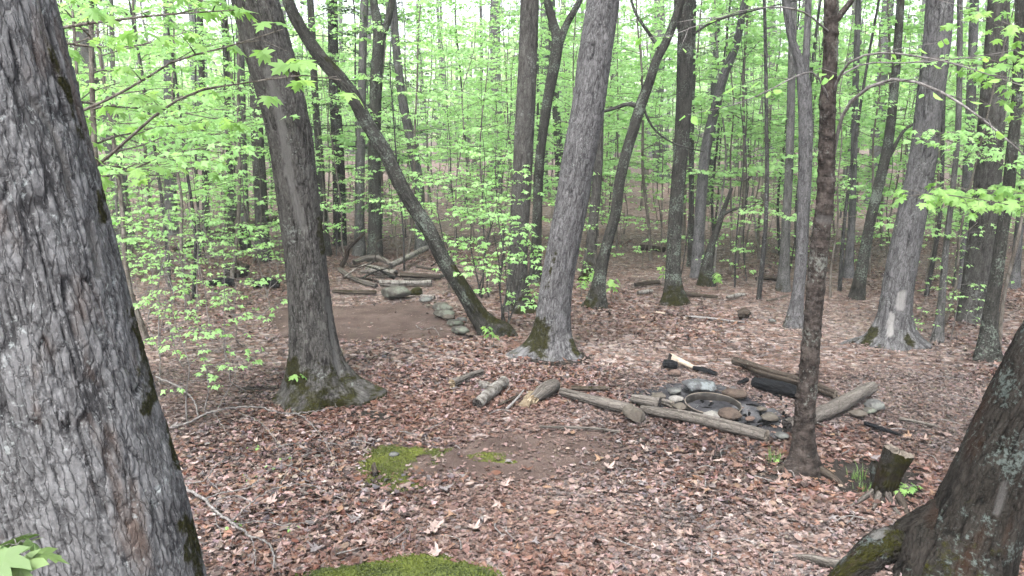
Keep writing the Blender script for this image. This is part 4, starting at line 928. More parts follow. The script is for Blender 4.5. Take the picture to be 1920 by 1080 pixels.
# steel fire ring: an old wheel rim sunk in the ash
g = G(1336, 770); R_ = 53 * g.y / F
th = thing('fire_ring', 'rusty steel wheel rim sunk in ash as a fire ring', 'fire ring', (g.x, g.y, g.z + .022))
prof = [(R_ * .97, -.12), (R_ * 1.0, .012), (R_ * 1.03, .030), (R_ * 1.018, .041), (R_ * .99, .034), (R_ * .972, .006), (R_ * .955, -.12)]
n = 72; a = np.arange(n) * 2 * math.pi / n; V = []; 
for r, z in prof: V.append(np.stack([r * np.cos(a), r * np.sin(a), np.full(n, z) + .004 * np.sin(3 * a)], -1))
b = Buf(); b.add(np.concatenate(V), ring_quads(len(prof), n)); o = link('rim', b.mesh('rim', M['steel']), th); b = Buf(); tube(b, np.stack([R_ * 1.024 * np.cos(np.linspace(0, 6.2832, 73)), R_ * 1.024 * np.sin(np.linspace(0, 6.2832, 73)), np.full(73, .040)], 1), np.full(73, .0045), 8); link('lip', b.mesh('lip', M['cut_grey']), o); o.rotation_euler = (.08, .04, 0)
b = Buf(); rr = np.linspace(0.02, R_ * .96, 9); V = [np.stack([r * np.cos(a), r * np.sin(a), -.012 + .05 * (fbm(np.stack([r * np.cos(a) * 12, r * np.sin(a) * 12, a * 0], -1), 3, 5) - .4)], -1) for r in rr]
b.add(np.concatenate(V), ring_quads(9, n)); link('ash_fill', b.mesh('ash_fill', M['ash']), th)
for k in range(34):
    p = G(1270 + rng.uniform(0, 210), 745 + rng.uniform(0, 60)); bb = Buf(); a_ = rng.uniform(0, 3.14); l_ = rng.uniform(.015, .07)
    C = np.array([[-l_ * math.cos(a_), -l_ * math.sin(a_), .012], [0, 0, .018 + rng.uniform(0, .01)], [l_ * math.cos(a_), l_ * math.sin(a_), .012]]); tube(bb, C, [.006, .011, .007], 7)
    tag(link('charcoal', bb.mesh('charcoal', CH, False), None, p), 'burnt black charcoal piece scattered in the ash bed', 'charcoal', 'charcoal scattered in the ash bed')

# stump with claw roots
g = G(1660, 925); st = thing('stump', 'short mossy leaning tree stump with grey claw-like roots', 'stump', g)
b, info = trunk_buf([tuple(at(1655, 945, g.y)), tuple(at(1660, 915, g.y)), tuple(at(1668, 888, g.y)), tuple(at(1684, 850, g.y))], [.078, .068, .070, .080], 80, .007, ('plate', .008, .025, 3), 120, lump=.25, jag=(0, .014), moss=(9, .74, -60, .1))
for v in b.v: v -= np.array(g, np.float32)
link('stump_body', b.mesh('stump_body', M['bark_fg']), st); cap(st, info, 1, CG, g, .01)
for k, (px, rr, mt) in enumerate([([(1650, 905), (1640, 922), (1618, 938), (1590, 954)], [.030, .024, .017, .007], 'wood_grey'), ([(1655, 910), (1648, 930), (1640, 950), (1636, 956)], [.026, .020, .012, .006], 'wood_grey'), ([(1662, 915), (1668, 940), (1682, 962), (1696, 978)], [.026, .018, .013, .007], 'wood_grey'),
        ([(1672, 915), (1684, 935), (1696, 955), (1702, 972)], [.028, .024, .018, .01], 'wood_brown'), ([(1652, 920), (1645, 895), (1641, 876), (1640, 866)], [.03, .04, .035, .02], 'bark_fg')]):
    P = []
    for q, (x, y) in enumerate(px):
        if k == 4 or q == 0: P.append(at(x, y, g.y + (.06 if k == 4 else 0)))
        else: P.append(G(x, y, rr[q] * .7))
    root_part(st, g, P, rr, M[mt], 130 + k, 24, .01, ('grain', .004, .02), moss=(9, .8, 0, .3) if k == 4 else None)
root_part(bt, bbase, [G(1530, 884, .03), G(1550, 896, .03), G(1570, 908, .02), G(1590, 918, -.01)], [.03, .028, .022, .012], M['wood_brown'], 140, 24, .012, ('grain', .004, .02))
root_part(bt, bbase, [G(1490, 880, .03), G(1462, 886, .02), G(1430, 890, .0)], [.03, .02, .012], M['wood_brown'], 141, 24, .012, ('grain', .004, .02))

# fallen branches in the left foreground
def Z1(pts): return [(200 + x / 2.571, 660 + y / 2.571) for x, y in pts]
def gpath(pts, lifts): return [G(x, y, l) for (x, y), l in zip(pts, lifts)]
def fbranch(label, main, mw, subs, mat='branch_grey'):
    P = gpath(main[0], main[1]); base = Vector((P[0].x, P[0].y, gh(P[0].x, P[0].y))); th = thing('fallen_branch', label, 'branch', base)
    for k, (pp, w0, w1, nm) in enumerate([(P, mw[0], mw[1], 'stem')] + [(gpath(s_[0], s_[1]), s_[2], s_[3], 'side_branch') for s_ in subs]):
        C, _ = catmull(np.array([tuple(p - base) for p in pp]), 9 * len(pp)); C += (np.random.default_rng(k).normal(0, .0035, C.shape)); b = Buf(); tube(b, C, .8 * np.linspace(w0, w1, len(C)), 8); link(nm, b.mesh(nm, M[mat]), th)
    return th
fbranch('pale lichened fallen branch with side twigs beside the great plated trunk', (Z1([(370, 690), (470, 755), (545, 820), (620, 870), (700, 930), (790, 960), (810, 1075)]), [.06, .06, .05, .05, .05, .04, .03]), (.013, .006), [
    (Z1([(470, 757), (560, 730), (690, 710), (770, 650), (840, 615), (900, 615), (965, 638)]), [.06, .07, .08, .10, .10, .09, .06], .006, .003),
    (Z1([(600, 862), (700, 790), (790, 745), (900, 710), (980, 705), (1090, 725)]), [.05, .08, .10, .10, .09, .05], .006, .003),
    (Z1([(620, 868), (740, 865), (880, 880), (1000, 855), (1090, 828)]), [.05, .06, .06, .06, .05], .005, .002),
    (Z1([(700, 932), (715, 990), (720, 1075)]), [.05, .04, .03], .004, .002), (Z1([(545, 745), (530, 830), (560, 935)]), [.06, .05, .03], .003, .002), (Z1([(890, 600), (870, 640), (820, 700)]), [.1, .08, .05], .003, .002)])
fbranch('long curved fallen branch lying in the leaves before the scarred maple', (Z1([(320, 410), (400, 400), (500, 365), (620, 340), (740, 325), (850, 342), (960, 325), (1090, 292)]), [.08, .10, .12, .12, .10, .08, .06, .04]), (.010, .004), [
    (Z1([(850, 342), (930, 360), (1000, 420), (1050, 480), (1090, 550), (1120, 620), (1135, 690)]), [.08, .10, .10, .09, .07, .06, .03], .005, .002),
    (Z1([(640, 352), (740, 410), (830, 500), (890, 560), (890, 625)]), [.10, .12, .10, .08, .05], .004, .002), (Z1([(510, 350), (560, 400), (600, 440)]), [.12, .08, .04], .003, .002), (Z1([(530, 320), (570, 270), (620, 210), (640, 160)]), [.05, .1, .15, .2], .005, .003)])
fbranch('bent grey stick half hidden behind the great plated trunk', (Z1([(240, 145), (340, 195), (420, 260), (445, 330)]), [.05, .06, .05, .03]), (.010, .007), [])
fbranch('thin forked twig in the leaves against the great plated trunk', (Z1([(370, 668), (470, 663), (530, 590), (605, 535)]), [.05, .06, .06, .05]), (.005, .003), [(Z1([(490, 655), (530, 685), (550, 700)]), [.06, .05, .04], .003, .002)])
fbranch('curly pale twig lying at the roots of the scarred maple', ([(585, 758), (598, 742), (612, 738), (622, 752), (632, 768)], [.02, .10, .12, .08, .02]), (.006, .003), [([(612, 738), (603, 752), (600, 772)], [.12, .08, .02], .004, .003)])
fbranch('grey twigs lying on the leaves behind the scarred maple', ([(645, 690), (660, 680), (672, 674)], [.02, .04, .03]), (.010, .006), [([(690, 684), (700, 676), (712, 670)], [.02, .03, .02], .006, .004)], 'wood_grey')
fbranch('thin crooked twig on the bare earth pad', ([(780, 612), (795, 622), (812, 618), (825, 632)], [.01, .02, .02, .01]), (.006, .003), [([(800, 621), (820, 610)], [.02, .01], .003, .002)])
rg = np.random.default_rng(77)
for k in range(60):
    px_, py_ = rg.uniform(420, 1780), rg.uniform(700, 1070)
    if py_ < 830 and 1150 < px_ < 1520: continue
    g = G(px_, py_, .035); a_ = rg.uniform(0, 6.28); l_ = rg.uniform(.06, .22); C = np.array([[0, 0, 0], [l_ * .5 * math.cos(a_), l_ * .5 * math.sin(a_), .015], [l_ * math.cos(a_ + .3), l_ * math.sin(a_ + .3), .0]]); C, _ = catmull(C, 8)
    b = Buf(); tube(b, C, np.linspace(.0045, .002, 8), 6); tag(link('twig', b.mesh('twig', M['branch_grey']), None, g), 'small bare twig lying loose on the leaf litter', 'twig', 'loose twigs on the leaves')

# ------------------------------------------------------------------ moss, grass and small plants
def moss_mat(label, px, height=.04, dens=22000, seed=1, rag=.08, sheet=True):
    poly = gpoly(px); a = np.array(poly); x0, y0 = a.min(0) - .2; x1, y1 = a.max(0) + .2; step = .02
    gx = np.arange(x0, x1, step); gy = np.arange(y0, y1, step); X, Y = np.meshgrid(gx, gy)
    def dist(X, Y): return poly_dist(np.stack([X, Y], -1), poly) + rag * 2 * (fbm(np.stack([X * 5, Y * 5, X * 0], -1), 4, 41 + seed) - .5)
    def hh(X, Y, d): return ground_h(X, Y) + .004 + height * sstep(0, .18, d) * (.6 + .8 * fbm(np.stack([X * 9, Y * 9, X * 0], -1), 3, 6))
    d = dist(X, Y); keep = d > 0; n = len(gx); fm = keep[:-1, :-1] & keep[1:, :-1] & keep[:-1, 1:] & keep[1:, 1:]; ii, jj = np.nonzero(fm)
    q = np.stack([ii * n + jj, ii * n + jj + 1, (ii + 1) * n + jj + 1, (ii + 1) * n + jj], -1); V = np.stack([X, Y, hh(X, Y, d)], -1).reshape(-1, 3); u, inv = np.unique(q, return_inverse=True)
    b = Buf()
    if sheet: b.add(V[u], inv.reshape(q.shape), tint=.25 + .3 * fbm(V[u] * 6, 3, 3))
    rg = np.random.default_rng(seed); N = int((x1 - x0) * (y1 - y0) * dens); P = np.stack([rg.uniform(x0, x1, N), rg.uniform(y0, y1, N)], -1); d = dist(P[:, 0], P[:, 1]); ok = d > .005
    if not sheet: ok &= fbm(np.c_[P * 8, np.zeros(N)], 4, 19) + .25 * sstep(0, .25, d) > .44 + .16 * rg.random(N)
    P = P[ok]; d = d[ok]; N = len(P)
    pos = np.c_[P, hh(P[:, 0], P[:, 1], d) - .002]; dr = np.c_[rg.normal(0, .55, (N, 2)), np.ones(N)]
    tl = np.clip(.30 + 1.9 * (fbm(np.c_[P * 6, np.zeros(N)], 4, 8) - .5) + rg.normal(0, .18, N), 0, 1)
    put_leaves(b, pos, dr, rg.uniform(.006, .014, N), tmpl_far(), up=np.tile([0, -1.0, .3], (N, 1)), rg=rg, tint=tl)
    o = link('moss_mat', b.mesh('moss_mat', M['moss'] if sheet else M['moss_thin']), kind='stuff'); tag(o, label, 'moss')
moss_mat('bright olive moss cushion spreading over the ground at the bottom of the clearing', MOSSP[0], .05, 26000, 1, .09)
moss_mat('thin green moss patch around a small broken stub, left of the bare soil', MOSSP[1], .018, 30000, 2, .2, False)
moss_mat('small bright moss patch in the middle of the bare soil', MOSSP[2], .018, 34000, 3, .07, False)
log('stump', 'tiny dark broken stub sticking out of the thin green moss', [(702, 888, 9), (704, 895, 10)], WB, (CC, CC), 'stump', seed=150, nth=16, jag=(.03, 0), zs=[.02, 0], bark=('plate', .008, .02, 2))
stone('small grey stone in the thin moss patch', 738, 857, 20, 11, M['rock_grey'], 263, sub=2)
def tuft(label, px, py, n, h, seed):
    g = G(px, py); rg = np.random.default_rng(seed); th = thing('grass_tuft', label, 'grass', g, 'small green tufts by the birch and stump'); b = Buf()
    for k in range(n):
        a = rg.uniform(0, 6.28); l = h * rg.uniform(.6, 1.2); sp = rg.uniform(.1, .6); p = np.array([rg.normal(0, .025), rg.normal(0, .025), -.01]); C = np.array([p, p + [math.cos(a) * sp * l * .3, math.sin(a) * sp * l * .3, l * .6], p + [math.cos(a) * sp * l, math.sin(a) * sp * l, l * .95]])
        C, _ = catmull(C, 6); w = np.array([-math.sin(a), math.cos(a), 0]) * .0028; f = np.linspace(1, .1, 6)[:, None]
        V = np.stack([C - w * f, C + w * f], 1).reshape(-1, 3); q = [(2 * i, 2 * i + 1, 2 * i + 3, 2 * i + 2) for i in range(5)]; b.add(V, q, tint=np.full(12, rg.random()))
    link('blade_cluster', b.mesh('blade_cluster', M['grass']), th, kind='stuff')
tuft('grass tuft at the left foot of the birch', 1456, 868, 40, .10, 1); tuft('tall grass tuft left of the mossy stump', 1612, 900, 30, .10, 2); tuft('short grass tuft at the stump claw root', 1621, 922, 26, .08, 3)

LM_HI = []
for k in range(5):
    rg = np.random.default_rng(400 + k); b = Buf(); put_leaves(b, np.zeros((1, 3)), np.array([[0, 1.0, 0]]), np.ones(1), tmpl_hi(.12 + .14 * rg.random(), .15 + .5 * rg.random(), .3 * rg.random()), roll=.0, rg=rg, bend=rg.normal(0, [.25, .2, .2], (1, 3))); LM_HI.append(b.mesh('leaf', M['leaf_near'], False))
LM_OV = []
for k in range(3):
    rg = np.random.default_rng(420 + k); b = Buf(); put_leaves(b, np.zeros((1, 3)), np.array([[0, 1.0, 0]]), np.ones(1), tmpl_oval(.15 + .2 * rg.random()), roll=0, rg=rg, bend=rg.normal(0, [.4, .2, .2], (1, 3))); LM_OV.append(b.mesh('leaf', M['leaf_birch'], False))
def leaf_objects(parent, LP, LD, rg, size, meshes, cap_n=300, sv=.3, roll=.35):
    idx = rg.permutation(len(LP))[:cap_n]
    for k in idx:
        y = unit(LD[k]); u = np.array([0, 0, 1.0]) + rg.normal(0, roll, 3); x = unit(np.cross(y, u)); z = np.cross(x, y); s = size * (1 + sv * rg.uniform(-1, 1)); p = LP[k]
        o = link('leaf', meshes[int(rg.integers(len(meshes)))], parent)
        o.matrix_local = Matrix(((x[0] * s, y[0] * s, z[0] * s, p[0]), (x[1] * s, y[1] * s, z[1] * s, p[1]), (x[2] * s, y[2] * s, z[2] * s, p[2]), (0, 0, 0, 1)))
def seedling(label, px, py, H, nn, size, seed, Y=None, group=None, per=3, meshes=None, ulow=.45):
    g = G(px, py) if Y is None else at(px, py, Y)
    if Y is not None: H = H + g.z - gh(g.x, g.y); g.z = gh(g.x, g.y)
    rg = np.random.default_rng(seed); th = thing('maple_seedling', label, 'seedling', g, group); tb = Buf(); LP, LD = [], []
    P = np.array([[0, 0, -.05], [rg.normal(0, .02), rg.normal(0, .02), H * .5], [rg.normal(0, .04), rg.normal(0, .04), H]]); C, _ = catmull(P, 10); tube(tb, C, np.linspace(.005, .002, 10) * (1 + H), 6)
    for k in range(nn):
        u = ulow + (1 - ulow) * (k + 1) / nn; p = np.array([np.interp(u * 9, np.arange(10), C[:, i]) for i in range(3)]); a = rg.uniform(0, 6.28)
        for q in range(per):
            aa = a + q * 6.28 / per + rg.normal(0, .3); l = rg.uniform(.03, .10) * (1 if .3 < H < 1 else .5); e = p + np.array([math.cos(aa) * l, math.sin(aa) * l, l * .3]); tube(tb, np.array([p, (p + e) / 2 + [0, 0, .005], e]), [.0015, .0013, .001], 3)
            LP.append(e); el = -rg.uniform(.1, .7); LD.append(np.array([math.cos(aa) * math.cos(el), math.sin(aa) * math.cos(el), math.sin(el)]))
    link('stem', tb.mesh('stem', M['branch_grey']), th); leaf_objects(th, LP, LD, rg, size, meshes or LM_HI)
LM_DARK = []
for m_ in LM_HI:
    c_ = m_.copy(); c_.materials.clear(); c_.materials.append(M['leaf_dark']); LM_DARK.append(c_)
seedling('maple seedling with big soft leaves at the foot of the great plated trunk', 55, 1085, .12, 2, .085, 1, Y=1.85, per=4, meshes=LM_DARK, ulow=.95)
seedling('tiny maple seedling growing against the mossy foot of the scarred maple', 572, 752, .26, 1, .075, 2, per=3)
seedling('bright little plant at the root end of the scarred maple', 700, 742, .05, 2, .06, 3)
seedling('bright leafy plant at the right foot of the mossy stump', 1690, 930, .05, 4, .034, 4, per=5)
seedling('single tiny green sprout left of the birch foot', 1478, 880, .03, 1, .03, 5)
for k, (x, y) in enumerate([(483, 848), (500, 880), (525, 868), (455, 905), (470, 975), (540, 995)]): seedling('tiny green sprout poking out of the leaves near the fallen branches', x, y, .025, 1, .022, 10 + k, group='tiny sprouts in the leaves')

# ------------------------------------------------------------------ understory maple whose boughs reach in at the upper left
LP, LD = [], []; tb = Buf(); rg = np.random.default_rng(21)
g = at(-20, 880, 4.4); g.z = gh(g.x, g.y); um = thing('understory_maple', 'young maple behind the great plated trunk, its leafy boughs reaching across the upper left', 'tree', g)
sb = Buf(); C, _ = catmull(np.array([[0, 0, -.1], [.02, 0, .8], [-.03, .05, 1.6], [.0, .1, 2.4], [.05, .1, 3.4], [.0, .1, 4.6]]), 40); tube(sb, C, np.linspace(.045, .012, 40), 12); link('trunk', sb.mesh('trunk', M['bark_twig']), um)
for pl in [[(-10, 420, 4.4), (120, 350, 4.3), (172, 318, 4.2), (225, 275, 4.15), (280, 225, 4.1), (350, 178, 4.0), (415, 160, 3.95), (485, 155, 3.9), (540, 140, 3.85), (640, 150, 3.8)],
           [(-10, 300, 4.4), (80, 245, 4.2), (145, 212, 4.1), (215, 180, 4.0), (285, 140, 3.9), (330, 113, 3.8), (425, 88, 3.7), (530, 55, 3.6)],
           [(-10, 140, 4.4), (60, 80, 4.1), (112, 53, 3.9), (200, 40, 3.8), (280, 30, 3.7), (450, 18, 3.6)],
           [(-10, 170, 4.4), (60, 110, 4.6), (105, 80, 4.7), (170, 88, 4.8), (260, 85, 5.0), (350, 60, 5.2)], [(-10, 60, 4.4), (80, 0, 4.2), (180, -20, 4.0), (320, -10, 3.9), (420, 10, 3.8)],
           [(-10, 330, 4.4), (110, 330, 4.8), (200, 310, 5.2), (300, 330, 5.6), (400, 300, 5.9)], [(-10, 230, 4.4), (110, 190, 4.9), (220, 200, 5.3), (330, 210, 5.6), (440, 230, 5.8)]]:
    spray(tb, LP, LD, None, None, 0, .012, rg, .11, 3, .20, path=[at(*p) - g for p in pl], n=6, start=.28, sub=.22, leafless=.25)
link('twig_mass', tb.mesh('twig_mass', M['bark_twig']), um, kind='stuff'); leaf_objects(um, LP, LD, rg, .072, LM_HI)
if len(LP) > 300: link('crown', leaf_mesh(LP[::3], LD[::3], rg, .07, T_HI, M['leaf']), um, kind='stuff')

# birch boughs
LP, LD = [], []; tb = Buf(); rg = np.random.default_rng(22)
for pl, r0 in [([(1563, 290, 4.66), (1572, 245, 4.6), (1585, 205, 4.5), (1612, 175, 4.4), (1655, 152, 4.3), (1700, 150, 4.2), (1760, 170, 4.1), (1840, 222, 3.95), (1920, 290, 3.85), (1990, 350, 3.8)], .013),
               ([(1560, 180, 4.64), (1572, 150, 4.55), (1595, 115, 4.4), (1640, 100, 4.3), (1710, 104, 4.1), (1790, 120, 4.0), (1860, 142, 3.9), (1930, 165, 3.8)], .009),
               ([(1562, 150, 4.64), (1620, 120, 4.8), (1700, 118, 5.0), (1800, 110, 5.2), (1900, 95, 5.4)], .006),
               ([(1556, 190, 4.62), (1530, 140, 4.5), (1500, 140, 4.35), (1440, 170, 4.2), (1380, 195, 4.1), (1290, 215, 4.0)], .006), ([(1555, 60, 4.62), (1500, 20, 4.4), (1420, 15, 4.2), (1330, 40, 4.0), (1250, 70, 3.9)], .006),
               ([(1600, -10, 4.6), (1680, -20, 4.5), (1760, 0, 4.4), (1830, 20, 4.3)], .005)]:
    spray(tb, LP, LD, None, None, 0, r0, rg, .12, 2, .20, path=[at(p[0], p[1], p[2] + bbase.y - 4.64) - bbase for p in pl], n=7, start=.3, sub=.25, leafless=.3)
link('twig_mass', tb.mesh('twig_mass', M['branch_grey']), bt, kind='stuff'); leaf_objects(bt, LP, LD, rg, .055, LM_OV)

# young maple off the right edge with one flat spray across the trunks
LP, LD = [], []; tb = Buf(); rg = np.random.default_rng(23)
g = at(2030, 720, 6.6); g.z = gh(g.x, g.y); ur = thing('understory_maple', 'young maple beyond the right edge, one flat bright spray reaching over the trunks', 'tree', g)
sb = Buf(); C, _ = catmull(np.array([[0, 0, -.1], [.02, 0, .8], [-.03, .05, 1.6], [0, .1, 2.4], [.05, .1, 3.4]]), 30); tube(sb, C, np.linspace(.03, .008, 30), 10); link('trunk', sb.mesh('trunk', M['bark_twig']), ur)
for pl in [[(2030, 430, 6.6), (1960, 395, 6.4), (1900, 385, 6.2), (1820, 372, 6.0), (1750, 362, 5.9), (1700, 368, 5.8)], [(2030, 420, 6.6), (1960, 370, 6.6), (1900, 362, 6.5), (1840, 356, 6.4), (1760, 352, 6.3)], [(2030, 250, 6.6), (1960, 200, 6.4), (1900, 150, 6.2), (1850, 130, 6.0)], [(2030, 180, 6.6), (1950, 90, 6.4), (1880, 40, 6.2), (1820, 30, 6.0)]]:
    spray(tb, LP, LD, None, None, 0, .007, rg, .08, 4, .11, path=[at(*p) - g for p in pl], n=5, start=.2, sub=.25)
link('twig_mass', tb.mesh('twig_mass', M['bark_twig']), ur, kind='stuff'); leaf_objects(ur, LP, LD, rg, .075, LM_HI)

# ------------------------------------------------------------------ saplings
MARK = [(90, 'great plated trunk'), (565, 'scarred maple'), (785, 'steeply leaning trunk'), (975, 'straight grey trunk'), (1065, 'leaning grey trunk'), (1155, 'crooked trunk'), (1268, 'dark straight trunk'), (1506, 'pale forked trunk'), (1546, 'birch'), (1712, 'wounded broad trunk'), (1886, 'thin dark trunk')]
def whereabouts(x, y, kind):
    p = 960 + F * x / y; dp = 'just behind the clearing' if y < 14 else 'farther back' if y < 25 else 'deep in the wood'
    L = [m for m in MARK if m[0] <= p]; Rr = [m for m in MARK if m[0] > p]
    if not L: return f'{kind} {dp}, hidden by the {MARK[0][1]}'
    if not Rr: return f'{kind} {dp}, right of the {MARK[-1][1]}'
    return f'{kind} {dp}, between {L[-1][1]} and {Rr[0][1]}'
def place(tri, name, label, cat, loc, rz=0, sc=1.0, group=None):
    th = thing(name, label, cat, loc, group, rz); th.scale = (sc,) * 3
    link('trunk', tri[0], th); cr = link('crown', tri[2], th, kind='stuff'); link('twig_mass', tri[1], cr, kind='stuff'); return th
small = [gen_sapling(500 + k, h, .006, nb, .40, .046, T_MID, per=4, gap=.085, first=.35, bmat='branch_grey', subgap=.15, leafless=.25) for k, (h, nb) in enumerate([(1.35, 7), (1.0, 6), (1.6, 8), (.8, 5)])]
for k, (x, y, v, s, lab) in enumerate([(362, 800, 0, 1, 'thin knee-high maple sapling with soft leaf tiers right of the great plated trunk'), (465, 735, 3, 1.0, 'small sparse sapling left of the scarred maple'), (395, 770, 1, .9, 'small leafy sapling beside the thin knee-high one'), (300, 720, 2, .8, 'leafy sapling half hidden by the edge of the great plated trunk')]):
    place(small[v], 'maple_sapling', lab, 'sapling', G(x, y), k * 1.3, s)
gl = 'leafy maple saplings in the left thicket'
for k, (x, y) in enumerate([(330, 640), (290, 600), (370, 585), (260, 560), (420, 560), (310, 545), (380, 540), (235, 530), (270, 520), (440, 610), (345, 600), (500, 545), (215, 515), (350, 525), (300, 670), (345, 690), (420, 690), (280, 640), (400, 640), (455, 650), (325, 575), (410, 525), (245, 585), (480, 600)]):
    place(small[k % 4], 'maple_sapling', 'light green maple sapling in the low thicket right of the great plated trunk', 'sapling', G(x, y), k * 2.1, rng.uniform(.85, 1.35), gl)
gr = 'small saplings among the right-hand trunks'
for k, (x, y) in enumerate([(1745, 650), (1780, 640), (1800, 620), (1730, 600), (1820, 585), (1770, 575)]):
    place(small[(k + 1) % 4], 'maple_sapling', 'small light green sapling between the wounded trunk and the right-hand trunks', 'sapling', G(x, y), k * 2.1, rng.uniform(.6, .95), gr)
bush = gen_sapling(520, 2.3, .010, 30, .62, .052, T_MID, per=4, gap=.08, first=.3, stems=5, lean=.07, subgap=.13, bmat='bark_far', mat=M['leaf'])
place(bush, 'maple_thicket', 'bright green many-stemmed young maple clump beside the foot of the leaning dark trunk', 'shrub', G(938, 622), .6)
place(bush, 'maple_thicket', 'second young maple clump just behind the leaning dark trunk', 'shrub', G(900, 560), 2.4, 1.15)
seedling('low bright sprig in front of the leaning dark trunk', 920, 655, .22, 3, .06, 30)
for k, (x, y) in enumerate([(1112, 545), (1150, 560), (1090, 555), (1345, 545), (1240, 535)]): seedling('low green sprig on the leaves near the mossy far trunks', x, y, .25, 3, .08, 40 + k, group='low sprigs among the far trunks')

sap = [gen_sapling(540 + k, h, r, nb, bl, sz, T_FAR if k > 2 else T_MID, per=4, gap=.085, first=f, subgap=.125, leafless=.03, wob=.05)
       for k, (h, r, nb, bl, sz, f) in enumerate([(2.4, .010, 9, .9, .062, .3), (3.2, .014, 11, 1.15, .062, .25), (4.2, .018, 13, 1.4, .066, .25), (5.5, .025, 16, 1.65, .074, .25), (7.0, .032, 19, 1.8, .08, .25), (8.5, .04, 22, 1.9, .086, .25), (6.0, .028, 16, 2.1, .078, .2)])]
rg = np.random.default_rng(88); k = 0
lowv = [gen_sapling(580 + q, h, .007, nb, 0.6, .050, T_MID, per=4, gap=.09, first=.25, subgap=.13, leafless=.1, lean=.08) for q, (h, nb) in enumerate([(1.3, 8), (2.0, 10), (.9, 6)])]
while k < 120:
    y = rg.uniform(11.5, 24); x = rg.uniform(-.62, .62) * y; pxl = 960 + F * x / y
    if y < 14 and 540 < pxl < 1000: continue
    place(lowv[k % 3], 'maple_seedling_bush', whereabouts(x, y, ['low green bush', 'knee-high green bush', 'tiny green bush'][k % 3]), 'shrub', (x, y, gh(x, y)), rg.uniform(0, 6.28), rg.uniform(.8, 1.3), 'low green bushes among the far trunks'); k += 1
usap = [gen_sapling(560 + k, h, r, nb, bl, 0.056, T_MID, per=4, gap=.075, first=f, subgap=.115, leafless=.03, wob=.06, lean=.05) for k, (h, r, nb, bl, f) in enumerate([(4.8, .022, 15, 1.7, .3), (5.6, .03, 17, 1.9, .35), (4.0, .016, 13, 1.5, .25)])]
for k, (x, Y_, v, lab) in enumerate([(185, 7.5, 0, 'tall leafy maple sapling right behind the great plated trunk'), (120, 6.3, 1, 'tall maple sapling hidden behind the great plated trunk with its tiers showing'), (262, 10, 1, 'tall thin maple sapling filling the left thicket with leaf tiers'), (345, 12.5, 0, 'slender maple with wide leaf tiers left of the scarred maple'), (420, 14, 1, 'slender maple showing between the thicket and the scarred maple'),
        (835, 13.5, 2, 'slender maple with leaf tiers behind the steeply leaning dark trunk'), (905, 15, 0, 'leafy maple pole behind the bright clump by the leaning dark trunk'), (755, 17, 1, 'leafy maple pole behind the woodpile'), (1065, 16, 0, 'leafy maple pole between the leaning grey trunk and the crooked trunk'), (1225, 17, 1, 'leafy maple pole between the crooked trunk and the dark straight trunk'),
        (1375, 15.5, 0, 'leafy maple pole just right of the broken snag'), (1430, 17, 1, 'leafy maple pole left of the pale forked trunk'), (1570, 13, 2, 'leafy maple pole right behind the birch'), (1640, 15, 0, 'leafy maple pole behind the dark forked leaning trunk'), (1785, 11, 2, 'leafy maple pole right of the wounded broad trunk'), (1905, 9.5, 0, 'leafy maple pole by the right edge behind the thin dark trunk'), (650, 16, 2, 'leafy maple pole right of the scarred maple')]):
    Y_ *= .84; p = at(x, 400, Y_); place(usap[v], 'maple_sapling', lab, 'sapling', (p.x, p.y, gh(p.x, p.y)), k * 1.9, 1.0 + .08 * math.sin(k * 5))
rg = np.random.default_rng(91); placed = []
CLEAR = []
def free(x, y, dmin):
    for (a, b_) in placed:
        if (a - x) ** 2 + (b_ - y) ** 2 < dmin * dmin: return False
    return True
n = 0; tries = 0
glab = {0: 'low leafy sapling', 1: 'slender tiered sapling', 2: 'tall leafy pole'}
while n < 275 and tries < 9000:
    tries += 1
    y0_ = 12.5 + 40 * rg.random() ** 1.25; y = .82 * y0_; x = rg.uniform(-1, 1) * (.68 * y + 2)
    pxl = 960 + F * x / y
    if y0_ < 15.5 and 520 < pxl < 1720: continue
    if y0_ < 19 and 560 < pxl < 860 and rg.random() < .6: continue
    if not free(x, y, .7 + y * .01): continue
    placed.append((x, y)); r_ = rg.random()
    if y0_ < 18: v = int(rg.choice([0, 1, 2, 0, 6]))
    elif y0_ < 28: v = int(rg.choice([1, 2, 3, 4, 6, 0]))
    else: v = int(rg.choice([1, 2, 3, 3, 4, 6, 2]))
    c_ = 0 if v < 2 else 1 if v < 4 else 2
    place(sap[v], 'maple_sapling', whereabouts(x, y, glab[c_]), 'sapling', (x, y, gh(x, y)), rg.uniform(0, 6.28), rg.uniform(.85, 1.25), ['low saplings beyond the clearing', 'slender saplings in the wood', 'young pole maples in the wood'][c_]); n += 1

